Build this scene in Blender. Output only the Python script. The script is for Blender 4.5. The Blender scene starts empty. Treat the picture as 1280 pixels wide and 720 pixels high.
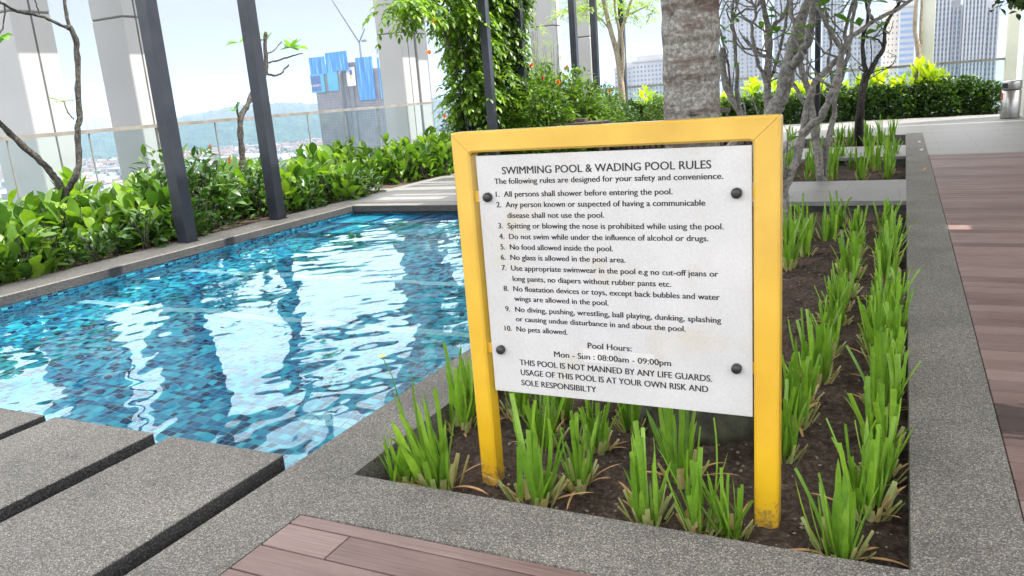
import bpy, math, random
import numpy as np
from mathutils import Vector, Matrix

C = bpy.context.scene.collection
S = bpy.context.scene
R = math.radians
# ------------------------------------------------------------------ camera
cam = bpy.data.cameras.new('camera'); co = bpy.data.objects.new('camera', cam); C.objects.link(co)
cam.sensor_fit = 'HORIZONTAL'; cam.sensor_width = 36.0; cam.lens = 990.3219 / 1280 * 36
cam.clip_start = 0.05; cam.clip_end = 40000
co.matrix_world = Matrix([[0.899515, -0.036972, 0.435322, 0.0], [0.430356, 0.246664, -0.868303, 0.0], [-0.075276, 0.968395, 0.237789, 1.5], [0.0, 0.0, 0.0, 1.0]])
S.camera = co
# ------------------------------------------------------------------ world, sun, exposure
SUN_AZ = (0.93, 0.37); SUN_EL = R(57)
n_ = math.hypot(*SUN_AZ)
SUN = Vector((SUN_AZ[0]/n_*math.cos(SUN_EL), SUN_AZ[1]/n_*math.cos(SUN_EL), math.sin(SUN_EL)))
w = bpy.data.worlds.new('World'); S.world = w; w.use_nodes = True
nt = w.node_tree; nd = nt.nodes; lk = nt.links; nd.clear()
out = nd.new('ShaderNodeOutputWorld'); bg = nd.new('ShaderNodeBackground'); lk.new(bg.outputs[0], out.inputs[0])
sky = nd.new('ShaderNodeTexSky'); sky.sky_type = 'NISHITA'; sky.sun_disc = False
sky.sun_elevation = SUN_EL; sky.sun_rotation = math.atan2(SUN.x, SUN.y); sky.air_density = 1.0; sky.dust_density = 2.0
tc = nd.new('ShaderNodeTexCoord'); mp = nd.new('ShaderNodeMapping'); mp.inputs['Scale'].default_value = (1, 1, 2.6)
lk.new(tc.outputs['Generated'], mp.inputs[0])
nz = nd.new('ShaderNodeTexNoise'); nz.inputs['Scale'].default_value = 2.6; nz.inputs['Detail'].default_value = 9; nz.inputs['Roughness'].default_value = 0.58
lk.new(mp.outputs[0], nz.inputs['Vector'])
cr = nd.new('ShaderNodeValToRGB'); cr.color_ramp.elements[0].position = 0.34; cr.color_ramp.elements[0].color = (.86,)*3+(1,)
cr.color_ramp.elements[1].position = 0.62; cr.color_ramp.elements[1].color = (.97,)*3+(1,)
lk.new(nz.outputs[0], cr.inputs[0])
mx = nd.new('ShaderNodeMix'); mx.data_type = 'RGBA'; mx.inputs[7].default_value = (9.6, 9.5, 9.5, 1)
lk.new(cr.outputs[0], mx.inputs[0]); lk.new(sky.outputs[0], mx.inputs[6]); 
sx_ = nd.new('ShaderNodeSeparateXYZ'); lk.new(tc.outputs['Generated'], sx_.inputs[0])
gr_ = nd.new('ShaderNodeValToRGB'); lk.new(sx_.outputs[2], gr_.inputs[0]); ge_ = gr_.color_ramp.elements
ge_[0].position = 0.0; ge_[0].color = (.175,.176,.177,1); ge_[1].position = .62; ge_[1].color = (1.15,1.15,1.15,1)
for p_, v_ in ((.152,.19),(.172,.7),(.195,1.05),(.26,1.15)): q_ = ge_.new(p_); q_.color = (v_,v_,v_,1)
m2 = nd.new('ShaderNodeMix'); m2.data_type = 'RGBA'; m2.blend_type = 'MULTIPLY'; m2.inputs[0].default_value = 1
lk.new(mx.outputs[2], m2.inputs[6]); lk.new(gr_.outputs[0], m2.inputs[7]); lk.new(m2.outputs[2], bg.inputs[0])
bg.inputs[1].default_value = 0.10
sl = bpy.data.lights.new('sun', 'SUN'); sl.energy = 3.0; sl.angle = R(0.5); sl.color = (1, .95, .86)
so = bpy.data.objects.new('sun', sl); C.objects.link(so); so.rotation_euler = SUN.to_track_quat('Z', 'Y').to_euler()
S.view_settings.view_transform = 'Standard'; S.view_settings.look = 'None'; S.view_settings.gamma = 1; S.view_settings.exposure = 2.02
S.view_settings.use_curve_mapping = False
S.render.engine = 'CYCLES'
cy = S.cycles; cy.use_denoising = True; cy.max_bounces = 8; cy.transparent_max_bounces = 16; cy.sample_clamp_indirect = 8
cy.diffuse_bounces = 4; cy.glossy_bounces = 4; cy.transmission_bounces = 6; cy.volume_bounces = 0
try: cy.denoiser = 'OPENIMAGEDENOISE'
except Exception: pass

# ------------------------------------------------------------------ helpers
def link(name, verts, faces, m, parent=None, smooth=False, loc=None):
    me = bpy.data.meshes.new(name)
    me.from_pydata([tuple(v) for v in verts], [], [tuple(f) for f in faces]); me.update()
    if smooth: me.polygons.foreach_set('use_smooth', [True]*len(me.polygons))
    for q in (m if isinstance(m, (list, tuple)) else [m]): me.materials.append(q)
    o = bpy.data.objects.new(name, me); C.objects.link(o)
    if parent: o.parent = parent
    if loc is not None: o.location = loc
    return o
class MB:
    def __init__(s): s.v = []; s.f = []; s.n = 0; s.smooth = False
    def add(s, v, f):
        v = np.asarray(v, float).reshape(-1, 3); s.v.append(v)
        s.f += [tuple(int(i)+s.n for i in q) for q in f]; s.n += len(v); return s
    def box(s, x0, x1, y0, y1, z0, z1, bev=0.0):
        if bev <= 0:
            v = [(x0,y0,z0),(x1,y0,z0),(x1,y1,z0),(x0,y1,z0),(x0,y0,z1),(x1,y0,z1),(x1,y1,z1),(x0,y1,z1)]
            return s.add(v, [(0,3,2,1),(4,5,6,7),(0,1,5,4),(1,2,6,5),(2,3,7,6),(3,0,4,7)])
        b = bev; bm = bmesh_box(x0,x1,y0,y1,z0,z1,b); return s.add(*bm)
    def tube(s, pts, rad, sides=8, cap=True):
        pts = [np.array(p, float) for p in pts]; n = len(pts); rings = []
        t0 = pts[1]-pts[0]; t0 /= np.linalg.norm(t0)
        a = np.cross(t0, (0,0,1)); 
        if np.linalg.norm(a) < .1: a = np.cross(t0, (1,0,0))
        a /= np.linalg.norm(a); V = []
        for i in range(n):
            t = pts[min(i+1,n-1)]-pts[max(i-1,0)]; t /= (np.linalg.norm(t)+1e-9)
            a = a-t*np.dot(a,t); a /= (np.linalg.norm(a)+1e-9); b = np.cross(t,a)
            r = rad[i] if hasattr(rad,'__len__') else rad
            for k in range(sides):
                th = 2*math.pi*k/sides; V.append(pts[i]+r*(math.cos(th)*a+math.sin(th)*b))
        F = []
        for i in range(n-1):
            for k in range(sides):
                k2 = (k+1)%sides; F.append((i*sides+k, i*sides+k2, (i+1)*sides+k2, (i+1)*sides+k))
        if cap: F.append(tuple(range(sides-1,-1,-1))); F.append(tuple((n-1)*sides+k for k in range(sides)))
        return s.add(V, F)
    def lathe(s, prof, cx=0, cy=0, sides=32):
        V = []; F = []; n = len(prof)
        for r, z in prof:
            for k in range(sides):
                th = 2*math.pi*k/sides; V.append((cx+r*math.cos(th), cy+r*math.sin(th), z))
        for i in range(n-1):
            for k in range(sides):
                k2 = (k+1)%sides; F.append((i*sides+k, i*sides+k2, (i+1)*sides+k2, (i+1)*sides+k))
        if prof[0][0] > 1e-4: F.append(tuple(range(sides-1,-1,-1)))
        if prof[-1][0] > 1e-4: F.append(tuple((n-1)*sides+k for k in range(sides)))
        return s.add(V, F)
    def build(s, name, m, parent=None, smooth=False, loc=None):
        v = np.vstack(s.v) if s.v else np.zeros((0,3))
        return link(name, v, s.f, m, parent, smooth, loc)
def bmesh_box(x0,x1,y0,y1,z0,z1,b):
    # box with chamfered edges (24 verts)
    V = []; idx = {}
    cx = ((x0,x1),(y0,y1),(z0,z1))
    for i in (0,1):
        for j in (0,1):
            for k in (0,1):
                P = [x0 if i==0 else x1, y0 if j==0 else y1, z0 if k==0 else z1]
                sg = [1 if i==0 else -1, 1 if j==0 else -1, 1 if k==0 else -1]
                for ax in range(3):
                    q = P[:]
                    for o in range(3):
                        if o != ax: q[o] += sg[o]*b
                    idx[(i,j,k,ax)] = len(V); V.append(q)
    F = []
    def face(ids):
        p = np.array([V[i] for i in ids]); c = np.array([(x0+x1)/2,(y0+y1)/2,(z0+z1)/2])
        nrm = np.cross(p[1]-p[0], p[2]-p[0])
        F.append(tuple(ids) if np.dot(nrm, p.mean(0)-c) > 0 else tuple(ids[::-1]))
    for ax in range(3):
        o = [a for a in range(3) if a != ax]
        for sd in (0,1):
            ids = []
            for u, v in ((0,0),(1,0),(1,1),(0,1)):
                t = [0,0,0]; t[ax] = sd; t[o[0]] = u; t[o[1]] = v; ids.append(idx[(*t, ax)])
            face(ids)
    for ax in range(3):           # edges along ax
        o = [a for a in range(3) if a != ax]
        for u in (0,1):
            for v in (0,1):
                t0 = [0,0,0]; t0[o[0]] = u; t0[o[1]] = v; t1 = t0[:]; t1[ax] = 1
                face([idx[(*t0,o[0])], idx[(*t1,o[0])], idx[(*t1,o[1])], idx[(*t0,o[1])]])
    for i in (0,1):
        for j in (0,1):
            for k in (0,1): face([idx[(i,j,k,0)], idx[(i,j,k,1)], idx[(i,j,k,2)]])
    return V, F
def tag(o, label=None, cat=None, group=None, kind=None):
    if label: o['label'] = label
    if cat: o['category'] = cat
    if group: o['group'] = group
    if kind: o['kind'] = kind
    return o
def struct(o): o['kind'] = 'structure'; return o
def empty(name, loc, label, cat, group=None, rz=0):
    o = bpy.data.objects.new(name, None); C.objects.link(o); o.location = loc; o.rotation_euler = (0,0,rz); o.empty_display_size = .1
    return tag(o, label, cat, group)
def dup(o, loc=None, rz=None, sc=None, label=None, group=None):
    def rec(q, par):
        c = q.copy(); C.objects.link(c)
        if par: c.parent = par
        for ch in list(q.children): rec(ch, c)
        return c
    r = rec(o, None)
    if loc is not None: r.location = loc
    if rz is not None: r.rotation_euler = (0,0,rz)
    if sc is not None: r.scale = sc if hasattr(sc,'__len__') else (sc,)*3
    if label: r['label'] = label
    if group: r['group'] = group
    return r
def rects_minus(outer, holes):
    xs = sorted({outer[0],outer[1],*[h[0] for h in holes],*[h[1] for h in holes]}); ys = sorted({outer[2],outer[3],*[h[2] for h in holes],*[h[3] for h in holes]})
    xs = [x for x in xs if outer[0] <= x <= outer[1]]; ys = [y for y in ys if outer[2] <= y <= outer[3]]
    o = []
    for x0, x1 in zip(xs, xs[1:]):
        run = None
        for y0, y1 in zip(ys, ys[1:]):
            cx, cy_ = (x0+x1)/2, (y0+y1)/2
            solid = not any(h[0] < cx < h[1] and h[2] < cy_ < h[3] for h in holes)
            if solid: run = (run[0], y1) if run else (y0, y1)
            elif run: o.append((x0,x1,*run)); run = None
        if run: o.append((x0,x1,*run))
    return o

# ------------------------------------------------------------------ materials
def newmat(name):
    m = bpy.data.materials.new(name); m.use_nodes = True; t = m.node_tree
    b = t.nodes['Principled BSDF']; return m, t, b
def N(t, typ, **kw):
    n = t.nodes.new(typ)
    for k, v in kw.items(): setattr(n, k, v)
    return n
def coords(t, kind='Object', scale=(1,1,1)):
    a = N(t,'ShaderNodeTexCoord'); m = N(t,'ShaderNodeMapping'); m.inputs['Scale'].default_value = scale
    t.links.new(a.outputs[kind], m.inputs[0]); return m.outputs[0]
def noise(t, vec, scale, detail=4, rough=.55):
    n = N(t,'ShaderNodeTexNoise'); n.inputs['Scale'].default_value = scale; n.inputs['Detail'].default_value = detail; n.inputs['Roughness'].default_value = rough
    if vec is not None: t.links.new(vec, n.inputs['Vector'])
    return n
def ramp(t, fac, stops, interp='LINEAR'):
    r = N(t,'ShaderNodeValToRGB'); e = r.color_ramp.elements; r.color_ramp.interpolation = interp
    e[0].position, e[0].color = stops[0][0], (*stops[0][1],1); e[1].position, e[1].color = stops[-1][0], (*stops[-1][1],1)
    for p, c in stops[1:-1]: q = e.new(p); q.color = (*c,1)
    t.links.new(fac, r.inputs[0]); return r.outputs[0]
def mixc(t, fac, a, b, mode='MIX'):
    m = N(t,'ShaderNodeMix', data_type='RGBA', blend_type=mode)
    for s, i in ((fac,0),(a,6),(b,7)):
        if isinstance(s,(int,float)): m.inputs[i].default_value = s
        elif isinstance(s,tuple): m.inputs[i].default_value = (*s,1) if len(s)==3 else s
        else: t.links.new(s, m.inputs[i])
    return m.outputs[2]
def math_(t, op, a, b=None, c=None):
    m = N(t,'ShaderNodeMath', operation=op)
    for i, s in enumerate((a,b,c)):
        if s is None: continue
        if isinstance(s,(int,float)): m.inputs[i].default_value = s
        else: t.links.new(s, m.inputs[i])
    return m.outputs[0]
def bump(t, b, h, strength=.3, dist=.01):
    n = N(t,'ShaderNodeBump'); n.inputs['Strength'].default_value = strength; n.inputs['Distance'].default_value = dist
    t.links.new(h, n.inputs['Height']); t.links.new(n.outputs[0], b.inputs['Normal'])
def mat_noise(name, c1, c2, scale=3, rough=.6, metal=0, bs=0, bscale=None, stretch=(1,1,1), detail=5, spec=.5, lo=.35, hi=.65):
    m, t, b = newmat(name); v = coords(t, 'Object', stretch)
    n = noise(t, v, scale, detail); t.links.new(ramp(t, n.outputs[0], [(lo,c1),(hi,c2)]), b.inputs['Base Color'])
    b.inputs['Roughness'].default_value = rough; b.inputs['Metallic'].default_value = metal; b.inputs['Specular IOR Level'].default_value = spec
    if bs: bump(t, b, noise(t, v, bscale or scale*4, 6).outputs[0], bs)
    return m
M = {}
# washed pebble granite
def granite(name, cols, sc=230, stain=True):
    m, t, b = newmat(name); v = coords(t)
    vo = N(t,'ShaderNodeTexVoronoi'); vo.inputs['Scale'].default_value = sc; t.links.new(v, vo.inputs['Vector'])
    sp = N(t,'ShaderNodeSeparateColor'); t.links.new(vo.outputs['Color'], sp.inputs[0])
    k = len(cols); c = ramp(t, sp.outputs[0], [(i/(k), cols[i]) for i in range(k)], 'CONSTANT')
    edge = ramp(t, vo.outputs['Distance'], [(.25,(1,1,1)),(.8,(.6,.6,.6))])
    c = mixc(t, 1.0, c, edge, 'MULTIPLY')
    big = noise(t, v, 1.7, 5, .6).outputs[0]; c = mixc(t, 1.0, c, ramp(t, big, [(.3,(.66,.66,.66)),(.7,(1.1,1.09,1.06))]), 'MULTIPLY')
    if stain:
        n2 = noise(t, v, 4.5, 5, .65).outputs[0]; c = mixc(t, 1.0, c, ramp(t, n2, [(.28,(.72,.72,.72)),(.38,(1,1,1))]), 'MULTIPLY')
    t.links.new(c, b.inputs['Base Color']); b.inputs['Roughness'].default_value = .72; b.inputs['Specular IOR Level'].default_value = .35
    bump(t, b, vo.outputs['Distance'], .5, .004); return m
GC = [(.075,.073,.069),(.155,.150,.140),(.11,.107,.101),(.21,.20,.184),(.13,.126,.118),(.28,.262,.234),(.17,.164,.152),(.225,.20,.168),(.12,.118,.112),(.40,.378,.34)]
M['granite'] = granite('washed_pebble', GC)
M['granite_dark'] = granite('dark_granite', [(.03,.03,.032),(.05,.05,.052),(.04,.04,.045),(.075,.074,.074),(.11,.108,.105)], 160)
# grey stone paving with joints
def paving(name, c1, c2, sx, sy):
    m, t, b = newmat(name); v = coords(t)
    br = N(t,'ShaderNodeTexBrick', offset=.5); br.inputs['Scale'].default_value = 1; br.inputs['Brick Width'].default_value = sx; br.inputs['Row Height'].default_value = sy
    br.inputs['Mortar Size'].default_value = .004; br.inputs['Color1'].default_value = (*c1,1); br.inputs['Color2'].default_value = (*c2,1); br.inputs['Mortar'].default_value = (.07,.07,.07,1)
    t.links.new(v, br.inputs['Vector'])
    st = noise(t, coords(t,'Object',(1.2,14,1)), 3, 6).outputs[0]
    c = mixc(t, 1.0, br.outputs[0], ramp(t, st, [(.3,(.8,.8,.8)),(.7,(1.1,1.1,1.1))]), 'MULTIPLY')
    fn = noise(t, v, 220, 2).outputs[0]; c = mixc(t, 1.0, c, ramp(t, fn, [(.3,(.85,.85,.85)),(.7,(1.1,1.1,1.1))]), 'MULTIPLY')
    t.links.new(c, b.inputs['Base Color']); b.inputs['Roughness'].default_value = .55
    return m
M['paving'] = paving('grey_paving', (.16,.158,.154), (.19,.187,.182), 1.2, .6)
# composite deck boards
def deckmat():
    m, t, b = newmat('composite_deck'); g = N(t,'ShaderNodeNewGeometry')
    base = ramp(t, g.outputs['Random Per Island'], [(0,(.10,.060,.053)),(.5,(.14,.088,.078)),(1,(.185,.125,.113))])
    v = coords(t,'Object',(1.3,60,1)); n1 = noise(t, v, 2.0, 8, .65).outputs[0]
    c = mixc(t, 1.0, base, ramp(t, n1, [(.25,(.45,.45,.45)),(.5,(1,1,1)),(.75,(1.45,1.45,1.45))]), 'MULTIPLY')
    v2 = coords(t,'Object',(.9,2.2,1)); n2 = noise(t, v2, 1.5, 5).outputs[0]
    c = mixc(t, ramp(t, n2, [(.42,(0,0,0)),(.72,(.45,.45,.45))]), c, (.25,.19,.18))
    # damp stain near the kerb
    p = N(t,'ShaderNodeNewGeometry'); 
    vm = N(t,'ShaderNodeVectorMath', operation='SUBTRACT'); t.links.new(p.outputs['Position'], vm.inputs[0]); vm.inputs[1].default_value = (.53,3.70,0)
    sc = N(t,'ShaderNodeVectorMath', operation='MULTIPLY'); t.links.new(vm.outputs[0], sc.inputs[0]); sc.inputs[1].default_value = (2.4,3.6,0)
    ln = N(t,'ShaderNodeVectorMath', operation='LENGTH'); t.links.new(sc.outputs[0], ln.inputs[0])
    wob = noise(t, coords(t,'Object',(3,12,1)), 2.2, 5).outputs[0]
    d = math_(t,'MULTIPLY', math_(t,'ADD', ln.outputs['Value'], math_(t,'MULTIPLY', wob, 1.6)), .45)
    st = ramp(t, d, [(.0,(0,0,0)),(.01,(1,1,1)),(.62,(1,1,1)),(.66,(0,0,0))])
    c = mixc(t, st, c, (.045,.028,.026))
    t.links.new(c, b.inputs['Base Color']); b.inputs['Roughness'].default_value = .62; b.inputs['Specular IOR Level'].default_value = .4
    gr = N(t,'ShaderNodeTexWave', bands_direction='Y'); gr.inputs['Scale'].default_value = 26; gr.inputs['Distortion'].default_value = .0
    t.links.new(coords(t), gr.inputs['Vector'])
    bump(t, b, math_(t,'ADD', math_(t,'MULTIPLY', n1, .7), math_(t,'MULTIPLY', gr.outputs[0], .35)), .25, .004); return m
M['deck'] = deckmat()
def soil():
    m, t, b = newmat('planter_soil'); v = coords(t)
    n1 = noise(t, v, 35, 10, .7).outputs[0]; n2 = noise(t, v, 4, 4).outputs[0]
    c = ramp(t, n1, [(.3,(.022,.016,.013)),(.5,(.068,.05,.041)),(.64,(.125,.10,.084)),(.78,(.28,.24,.205))])
    c = mixc(t, 1.0, c, ramp(t, n2, [(.3,(.6,.58,.56)),(.7,(1.25,1.2,1.15))]), 'MULTIPLY')
    t.links.new(c, b.inputs['Base Color']); b.inputs['Roughness'].default_value = .95; b.inputs['Specular IOR Level'].default_value = .15
    bump(t, b, n1, 1.0, .02); return m
M['soil'] = soil()
def tiles(name, ax):
    m, t, b = newmat(name); s = .058
    g = N(t,'ShaderNodeNewGeometry'); sp = N(t,'ShaderNodeSeparateXYZ'); t.links.new(g.outputs['Position'], sp.inputs[0])
    u = sp.outputs['XYZ'.index(ax[0])]; v = sp.outputs['XYZ'.index(ax[1])]
    su, sv = math_(t,'DIVIDE',u,s), math_(t,'DIVIDE',v,s)
    cb = N(t,'ShaderNodeCombineXYZ'); t.links.new(math_(t,'FLOOR',su), cb.inputs[0]); t.links.new(math_(t,'FLOOR',sv), cb.inputs[1])
    wn = N(t,'ShaderNodeTexWhiteNoise', noise_dimensions='2D'); t.links.new(cb.outputs[0], wn.inputs[0])
    c = ramp(t, wn.outputs[0], [(0,(.004,.016,.075)),(.2,(.008,.095,.22)),(.36,(.014,.23,.36)),(.55,(.024,.36,.45)),(.75,(.010,.15,.28)),(.9,(.06,.44,.52))], 'CONSTANT')
    if ax == 'xy' or ax == 'XY':
        for y0 in (3.538, 5.162, 6.554):
            k = math_(t,'MULTIPLY', math_(t,'GREATER_THAN', v, y0), math_(t,'LESS_THAN', v, y0+.116)); k = math_(t,'MULTIPLY', k, math_(t,'GREATER_THAN', u, -3.35 if y0 == 3.538 else -9)); c = mixc(t, k, c, (.42,.54,.58))
    fu, fv = math_(t,'FRACT',su), math_(t,'FRACT',sv)
    e = math_(t,'MINIMUM', math_(t,'MINIMUM',fu,math_(t,'SUBTRACT',1,fu)), math_(t,'MINIMUM',fv,math_(t,'SUBTRACT',1,fv)))
    gm = math_(t,'LESS_THAN', e, .05); c = mixc(t, gm, c, (.14,.25,.30))
    t.links.new(c, b.inputs['Base Color']); b.inputs['Roughness'].default_value = .25
    return m
M['tile_floor'] = tiles('pool_floor_mosaic','XY'); M['tile_x'] = tiles('pool_wall_mosaic_x','YZ'); M['tile_y'] = tiles('pool_wall_mosaic_y','XZ')
def water():
    m = bpy.data.materials.new('pool_water'); m.use_nodes = True; t = m.node_tree; t.nodes.clear()
    o = N(t,'ShaderNodeOutputMaterial'); gl = N(t,'ShaderNodeBsdfGlass'); gl.inputs['IOR'].default_value = 1.36; gl.inputs['Roughness'].default_value = 0
    gl.inputs['Color'].default_value = (.72,.93,.98,1); t.links.new(gl.outputs[0], o.inputs[0]); return m
M['water'] = water()
def glass():
    m = bpy.data.materials.new('clear_glass'); m.use_nodes = True; t = m.node_tree; t.nodes.clear()
    o = N(t,'ShaderNodeOutputMaterial'); gl = N(t,'ShaderNodeBsdfGlossy'); gl.inputs['Roughness'].default_value = .02
    tr = N(t,'ShaderNodeBsdfTransparent'); tr.inputs[0].default_value = (.90,.95,.95,1); fr = N(t,'ShaderNodeFresnel'); fr.inputs[0].default_value = 1.45
    mx = N(t,'ShaderNodeMixShader'); ge = N(t,'ShaderNodeNewGeometry'); t.links.new(math_(t,'MULTIPLY', fr.outputs[0], math_(t,'SUBTRACT', 1.0, ge.outputs['Backfacing'])), mx.inputs[0]); t.links.new(tr.outputs[0], mx.inputs[1]); t.links.new(gl.outputs[0], mx.inputs[2])
    t.links.new(mx.outputs[0], o.inputs[0]); return m
M['glass'] = glass()
def leafmat(name, c1, c2, c3, trans=.35, rough=.38, tcol=None):
    m, t, b = newmat(name); g = N(t,'ShaderNodeNewGeometry'); ob = N(t,'ShaderNodeObjectInfo')
    rnd = math_(t,'FRACT', math_(t,'ADD', g.outputs['Random Per Island'], ob.outputs['Random']))
    c = ramp(t, rnd, [(0,c1),(.55,c2),(1,c3)])
    n = noise(t, coords(t), 30, 3).outputs[0]; c = mixc(t, 1.0, c, ramp(t, n, [(.3,(.8,.82,.8)),(.7,(1.12,1.1,1.1))]), 'MULTIPLY')
    t.links.new(c, b.inputs['Base Color']); b.inputs['Roughness'].default_value = rough; b.inputs['Specular IOR Level'].default_value = .45
    tl = N(t,'ShaderNodeBsdfTranslucent'); tcc = mixc(t, 1.0, c, tcol or (1.6,1.7,.7), 'MULTIPLY'); t.links.new(tcc, tl.inputs[0])
    mx = N(t,'ShaderNodeMixShader'); mx.inputs[0].default_value = trans
    t.links.new(b.outputs[0], mx.inputs[1]); t.links.new(tl.outputs[0], mx.inputs[2])
    t.links.new(mx.outputs[0], t.nodes['Material Output'].inputs[0]); return m
M['strap'] = leafmat('strap_leaf', (.105,.22,.024), (.16,.30,.031), (.23,.39,.05), .34)
M['stub'] = leafmat('pale_leaf_base', (.30,.36,.12), (.42,.44,.20), (.48,.36,.16), .15)
M['broad'] = leafmat('broad_leaf', (.032,.085,.014), (.085,.175,.018), (.18,.29,.025), .36)
M['broad_dark'] = leafmat('dark_broad_leaf', (.025,.07,.014), (.045,.11,.02), (.075,.15,.025), .25, .3)
M['small'] = leafmat('small_leaf', (.022,.055,.012), (.04,.09,.016), (.07,.13,.02), .25)
M['mid'] = leafmat('mid_leaf', (.03,.075,.012), (.07,.14,.017), (.15,.23,.025), .4)
M['lime'] = leafmat('lime_leaf', (.24,.36,.018), (.36,.47,.02), (.46,.52,.04), .55)
M['plumeria'] = leafmat('long_oval_leaf', (.08,.19,.03), (.115,.25,.035), (.15,.30,.05), .4)
M['wisp'] = leafmat('wispy_leaf', (.13,.22,.03), (.20,.30,.04), (.28,.36,.06), .5)
M['vine'] = leafmat('vine_leaf', (.045,.11,.015), (.11,.21,.022), (.22,.34,.03), .42)
M['petal'] = mat_noise('orange_petal', (.72,.22,.03), (.78,.3,.05), 40, .5)
M['petal_y'] = mat_noise('yellow_petal', (.8,.6,.05), (.85,.7,.1), 40, .5)
M['petal_r'] = mat_noise('red_bract', (.45,.02,.015), (.6,.05,.02), 40, .5)
def bark(name, c, blot, dark, sc=9):
    m, t, b = newmat(name); v = coords(t); v2 = coords(t,'Object',(1,1,.55))
    n1 = noise(t, v, sc*2.2, 8, .7).outputs[0]; n2 = noise(t, v2, sc*.8, 5, .6).outputs[0]; n3 = noise(t, v2, sc*1.4, 4, .6).outputs[0]
    col = ramp(t, n1, [(.28,dark),(.45,c),(.62,blot)])
    col = mixc(t, ramp(t, n2, [(.52,(0,0,0)),(.66,(.75,.75,.75))]), col, tuple(x*.6 for x in c))
    col = mixc(t, ramp(t, n3, [(.64,(0,0,0)),(.70,(1,1,1))]), col, dark)
    t.links.new(col, b.inputs['Base Color']); b.inputs['Roughness'].default_value = .85; b.inputs['Specular IOR Level'].default_value = .2
    bump(t, b, math_(t,'ADD', n1, n2), .7, .012); return m
M['bark_grey'] = bark('grey_bark', (.165,.152,.135), (.29,.275,.25), (.04,.035,.03), 12)
M['bark_dark'] = bark('dark_bark', (.032,.028,.024), (.10,.093,.083), (.010,.009,.008), 16)
M['bark_tan'] = bark('tan_bark', (.28,.23,.17), (.4,.35,.28), (.12,.09,.06), 10)
def palmbark():
    m, t, b = newmat('palm_bark'); v = coords(t); vr = coords(t,'Object',(.8,.8,3.2))
    n1 = noise(t, v, 55, 8, .75).outputs[0]; n2 = noise(t, vr, 4.2, 7, .7).outputs[0]; n3 = noise(t, coords(t,'Object',(1,1,1.8)), 7.5, 5, .6).outputs[0]
    c = ramp(t, n1, [(.3,(.10,.093,.082)),(.48,(.235,.228,.205)),(.66,(.50,.49,.455))])
    c = mixc(t, ramp(t, n2, [(.48,(0,0,0)),(.62,(.9,.9,.9))]), c, (.13,.088,.074))
    c = mixc(t, ramp(t, n3, [(.61,(0,0,0)),(.68,(.95,.95,.95))]), c, (.045,.032,.028))
    wv_ = N(t,'ShaderNodeTexWave', bands_direction='Z'); wv_.inputs['Scale'].default_value = 2.3; wv_.inputs['Distortion'].default_value = 2.5; wv_.inputs['Detail'].default_value = 4; t.links.new(v, wv_.inputs['Vector'])
    c = mixc(t, 1.0, c, ramp(t, wv_.outputs[0], [(.0,(.66,.63,.60)),(.16,(1,1,1))]), 'MULTIPLY')     # leaf scar rings
    t.links.new(c, b.inputs['Base Color']); b.inputs['Roughness'].default_value = .85; b.inputs['Specular IOR Level'].default_value = .2
    bump(t, b, math_(t,'ADD', n1, math_(t,'MULTIPLY', n2, 1.5)), .8, .015); return m
M['palm'] = palmbark()
M['palm_base'] = mat_noise('mossy_palm_base', (.02,.022,.012), (.07,.068,.04), 14, .8, bs=.6)
def yellow():
    m, t, b = newmat('yellow_paint'); v = coords(t)
    n = noise(t, v, 3, 5).outputs[0]; c = ramp(t, n, [(.3,(.54,.325,.045)),(.7,(.66,.425,.07))])
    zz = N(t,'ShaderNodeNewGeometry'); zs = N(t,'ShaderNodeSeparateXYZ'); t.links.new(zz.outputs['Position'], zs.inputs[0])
    c = mixc(t, ramp(t, math_(t,'MULTIPLY', zs.outputs[2], .75), [(.05,(0,0,0)),(.85,(1,1,1))]), mixc(t, 1.0, c, (1.06,.98,.25), 'MULTIPLY'), c)     # paler towards the top: glare put into the paint colour
    sp_ = noise(t, v, 45, 6, .7).outputs[0]; k_ = math_(t,'ADD', sp_, math_(t,'MULTIPLY', zs.outputs[2], -1.6)); c = mixc(t, ramp(t, k_, [(.60,(0,0,0)),(.74,(.75,.75,.75))]), c, (.16,.11,.07))   # soil splash at the feet
    d = noise(t, v, 60, 3).outputs[0]; c = mixc(t, ramp(t, d, [(.74,(0,0,0)),(.80,(.8,.8,.8))]), c, (.35,.2,.06))
    t.links.new(c, b.inputs['Base Color']); b.inputs['Roughness'].default_value = .3; b.inputs['Coat Weight'].default_value = .25; b.inputs['Coat Roughness'].default_value = .15
    bump(t, b, noise(t, v, 18, 3).outputs[0], .06, .006); return m
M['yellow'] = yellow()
def board():
    m, t, b = newmat('weathered_panel'); v = coords(t)
    n = noise(t, v, 2.6, 6, .6).outputs[0]; c = ramp(t, n, [(.3,(.47,.465,.46)),(.7,(.56,.55,.545))])
    n2 = noise(t, coords(t,'Object',(1.6,1,1.6)), 2.3, 4).outputs[0]; c = mixc(t, ramp(t, n2, [(.54,(0,0,0)),(.72,(.8,.8,.8))]), c, (.47,.43,.34))
    n3 = noise(t, v, 90, 4).outputs[0]; c = mixc(t, 1.0, c, ramp(t, n3, [(.3,(.93,.93,.93)),(.7,(1.04,1.04,1.04))]), 'MULTIPLY')
    t.links.new(c, b.inputs['Base Color']); b.inputs['Roughness'].default_value = .42; return m
M['board'] = board()
M['patch'] = mat_noise('taped_patch', (.52,.51,.49), (.58,.57,.55), 8, .6)
M['ink'] = mat_noise('black_ink', (.012,.012,.014), (.02,.02,.022), 20, .5)
M['rubber'] = mat_noise('black_rubber', (.012,.012,.013), (.025,.025,.026), 30, .45)
M['post'] = mat_noise('charcoal_paint', (.017,.019,.027), (.028,.030,.040), 5, .36, bs=.05, bscale=20)
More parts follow.
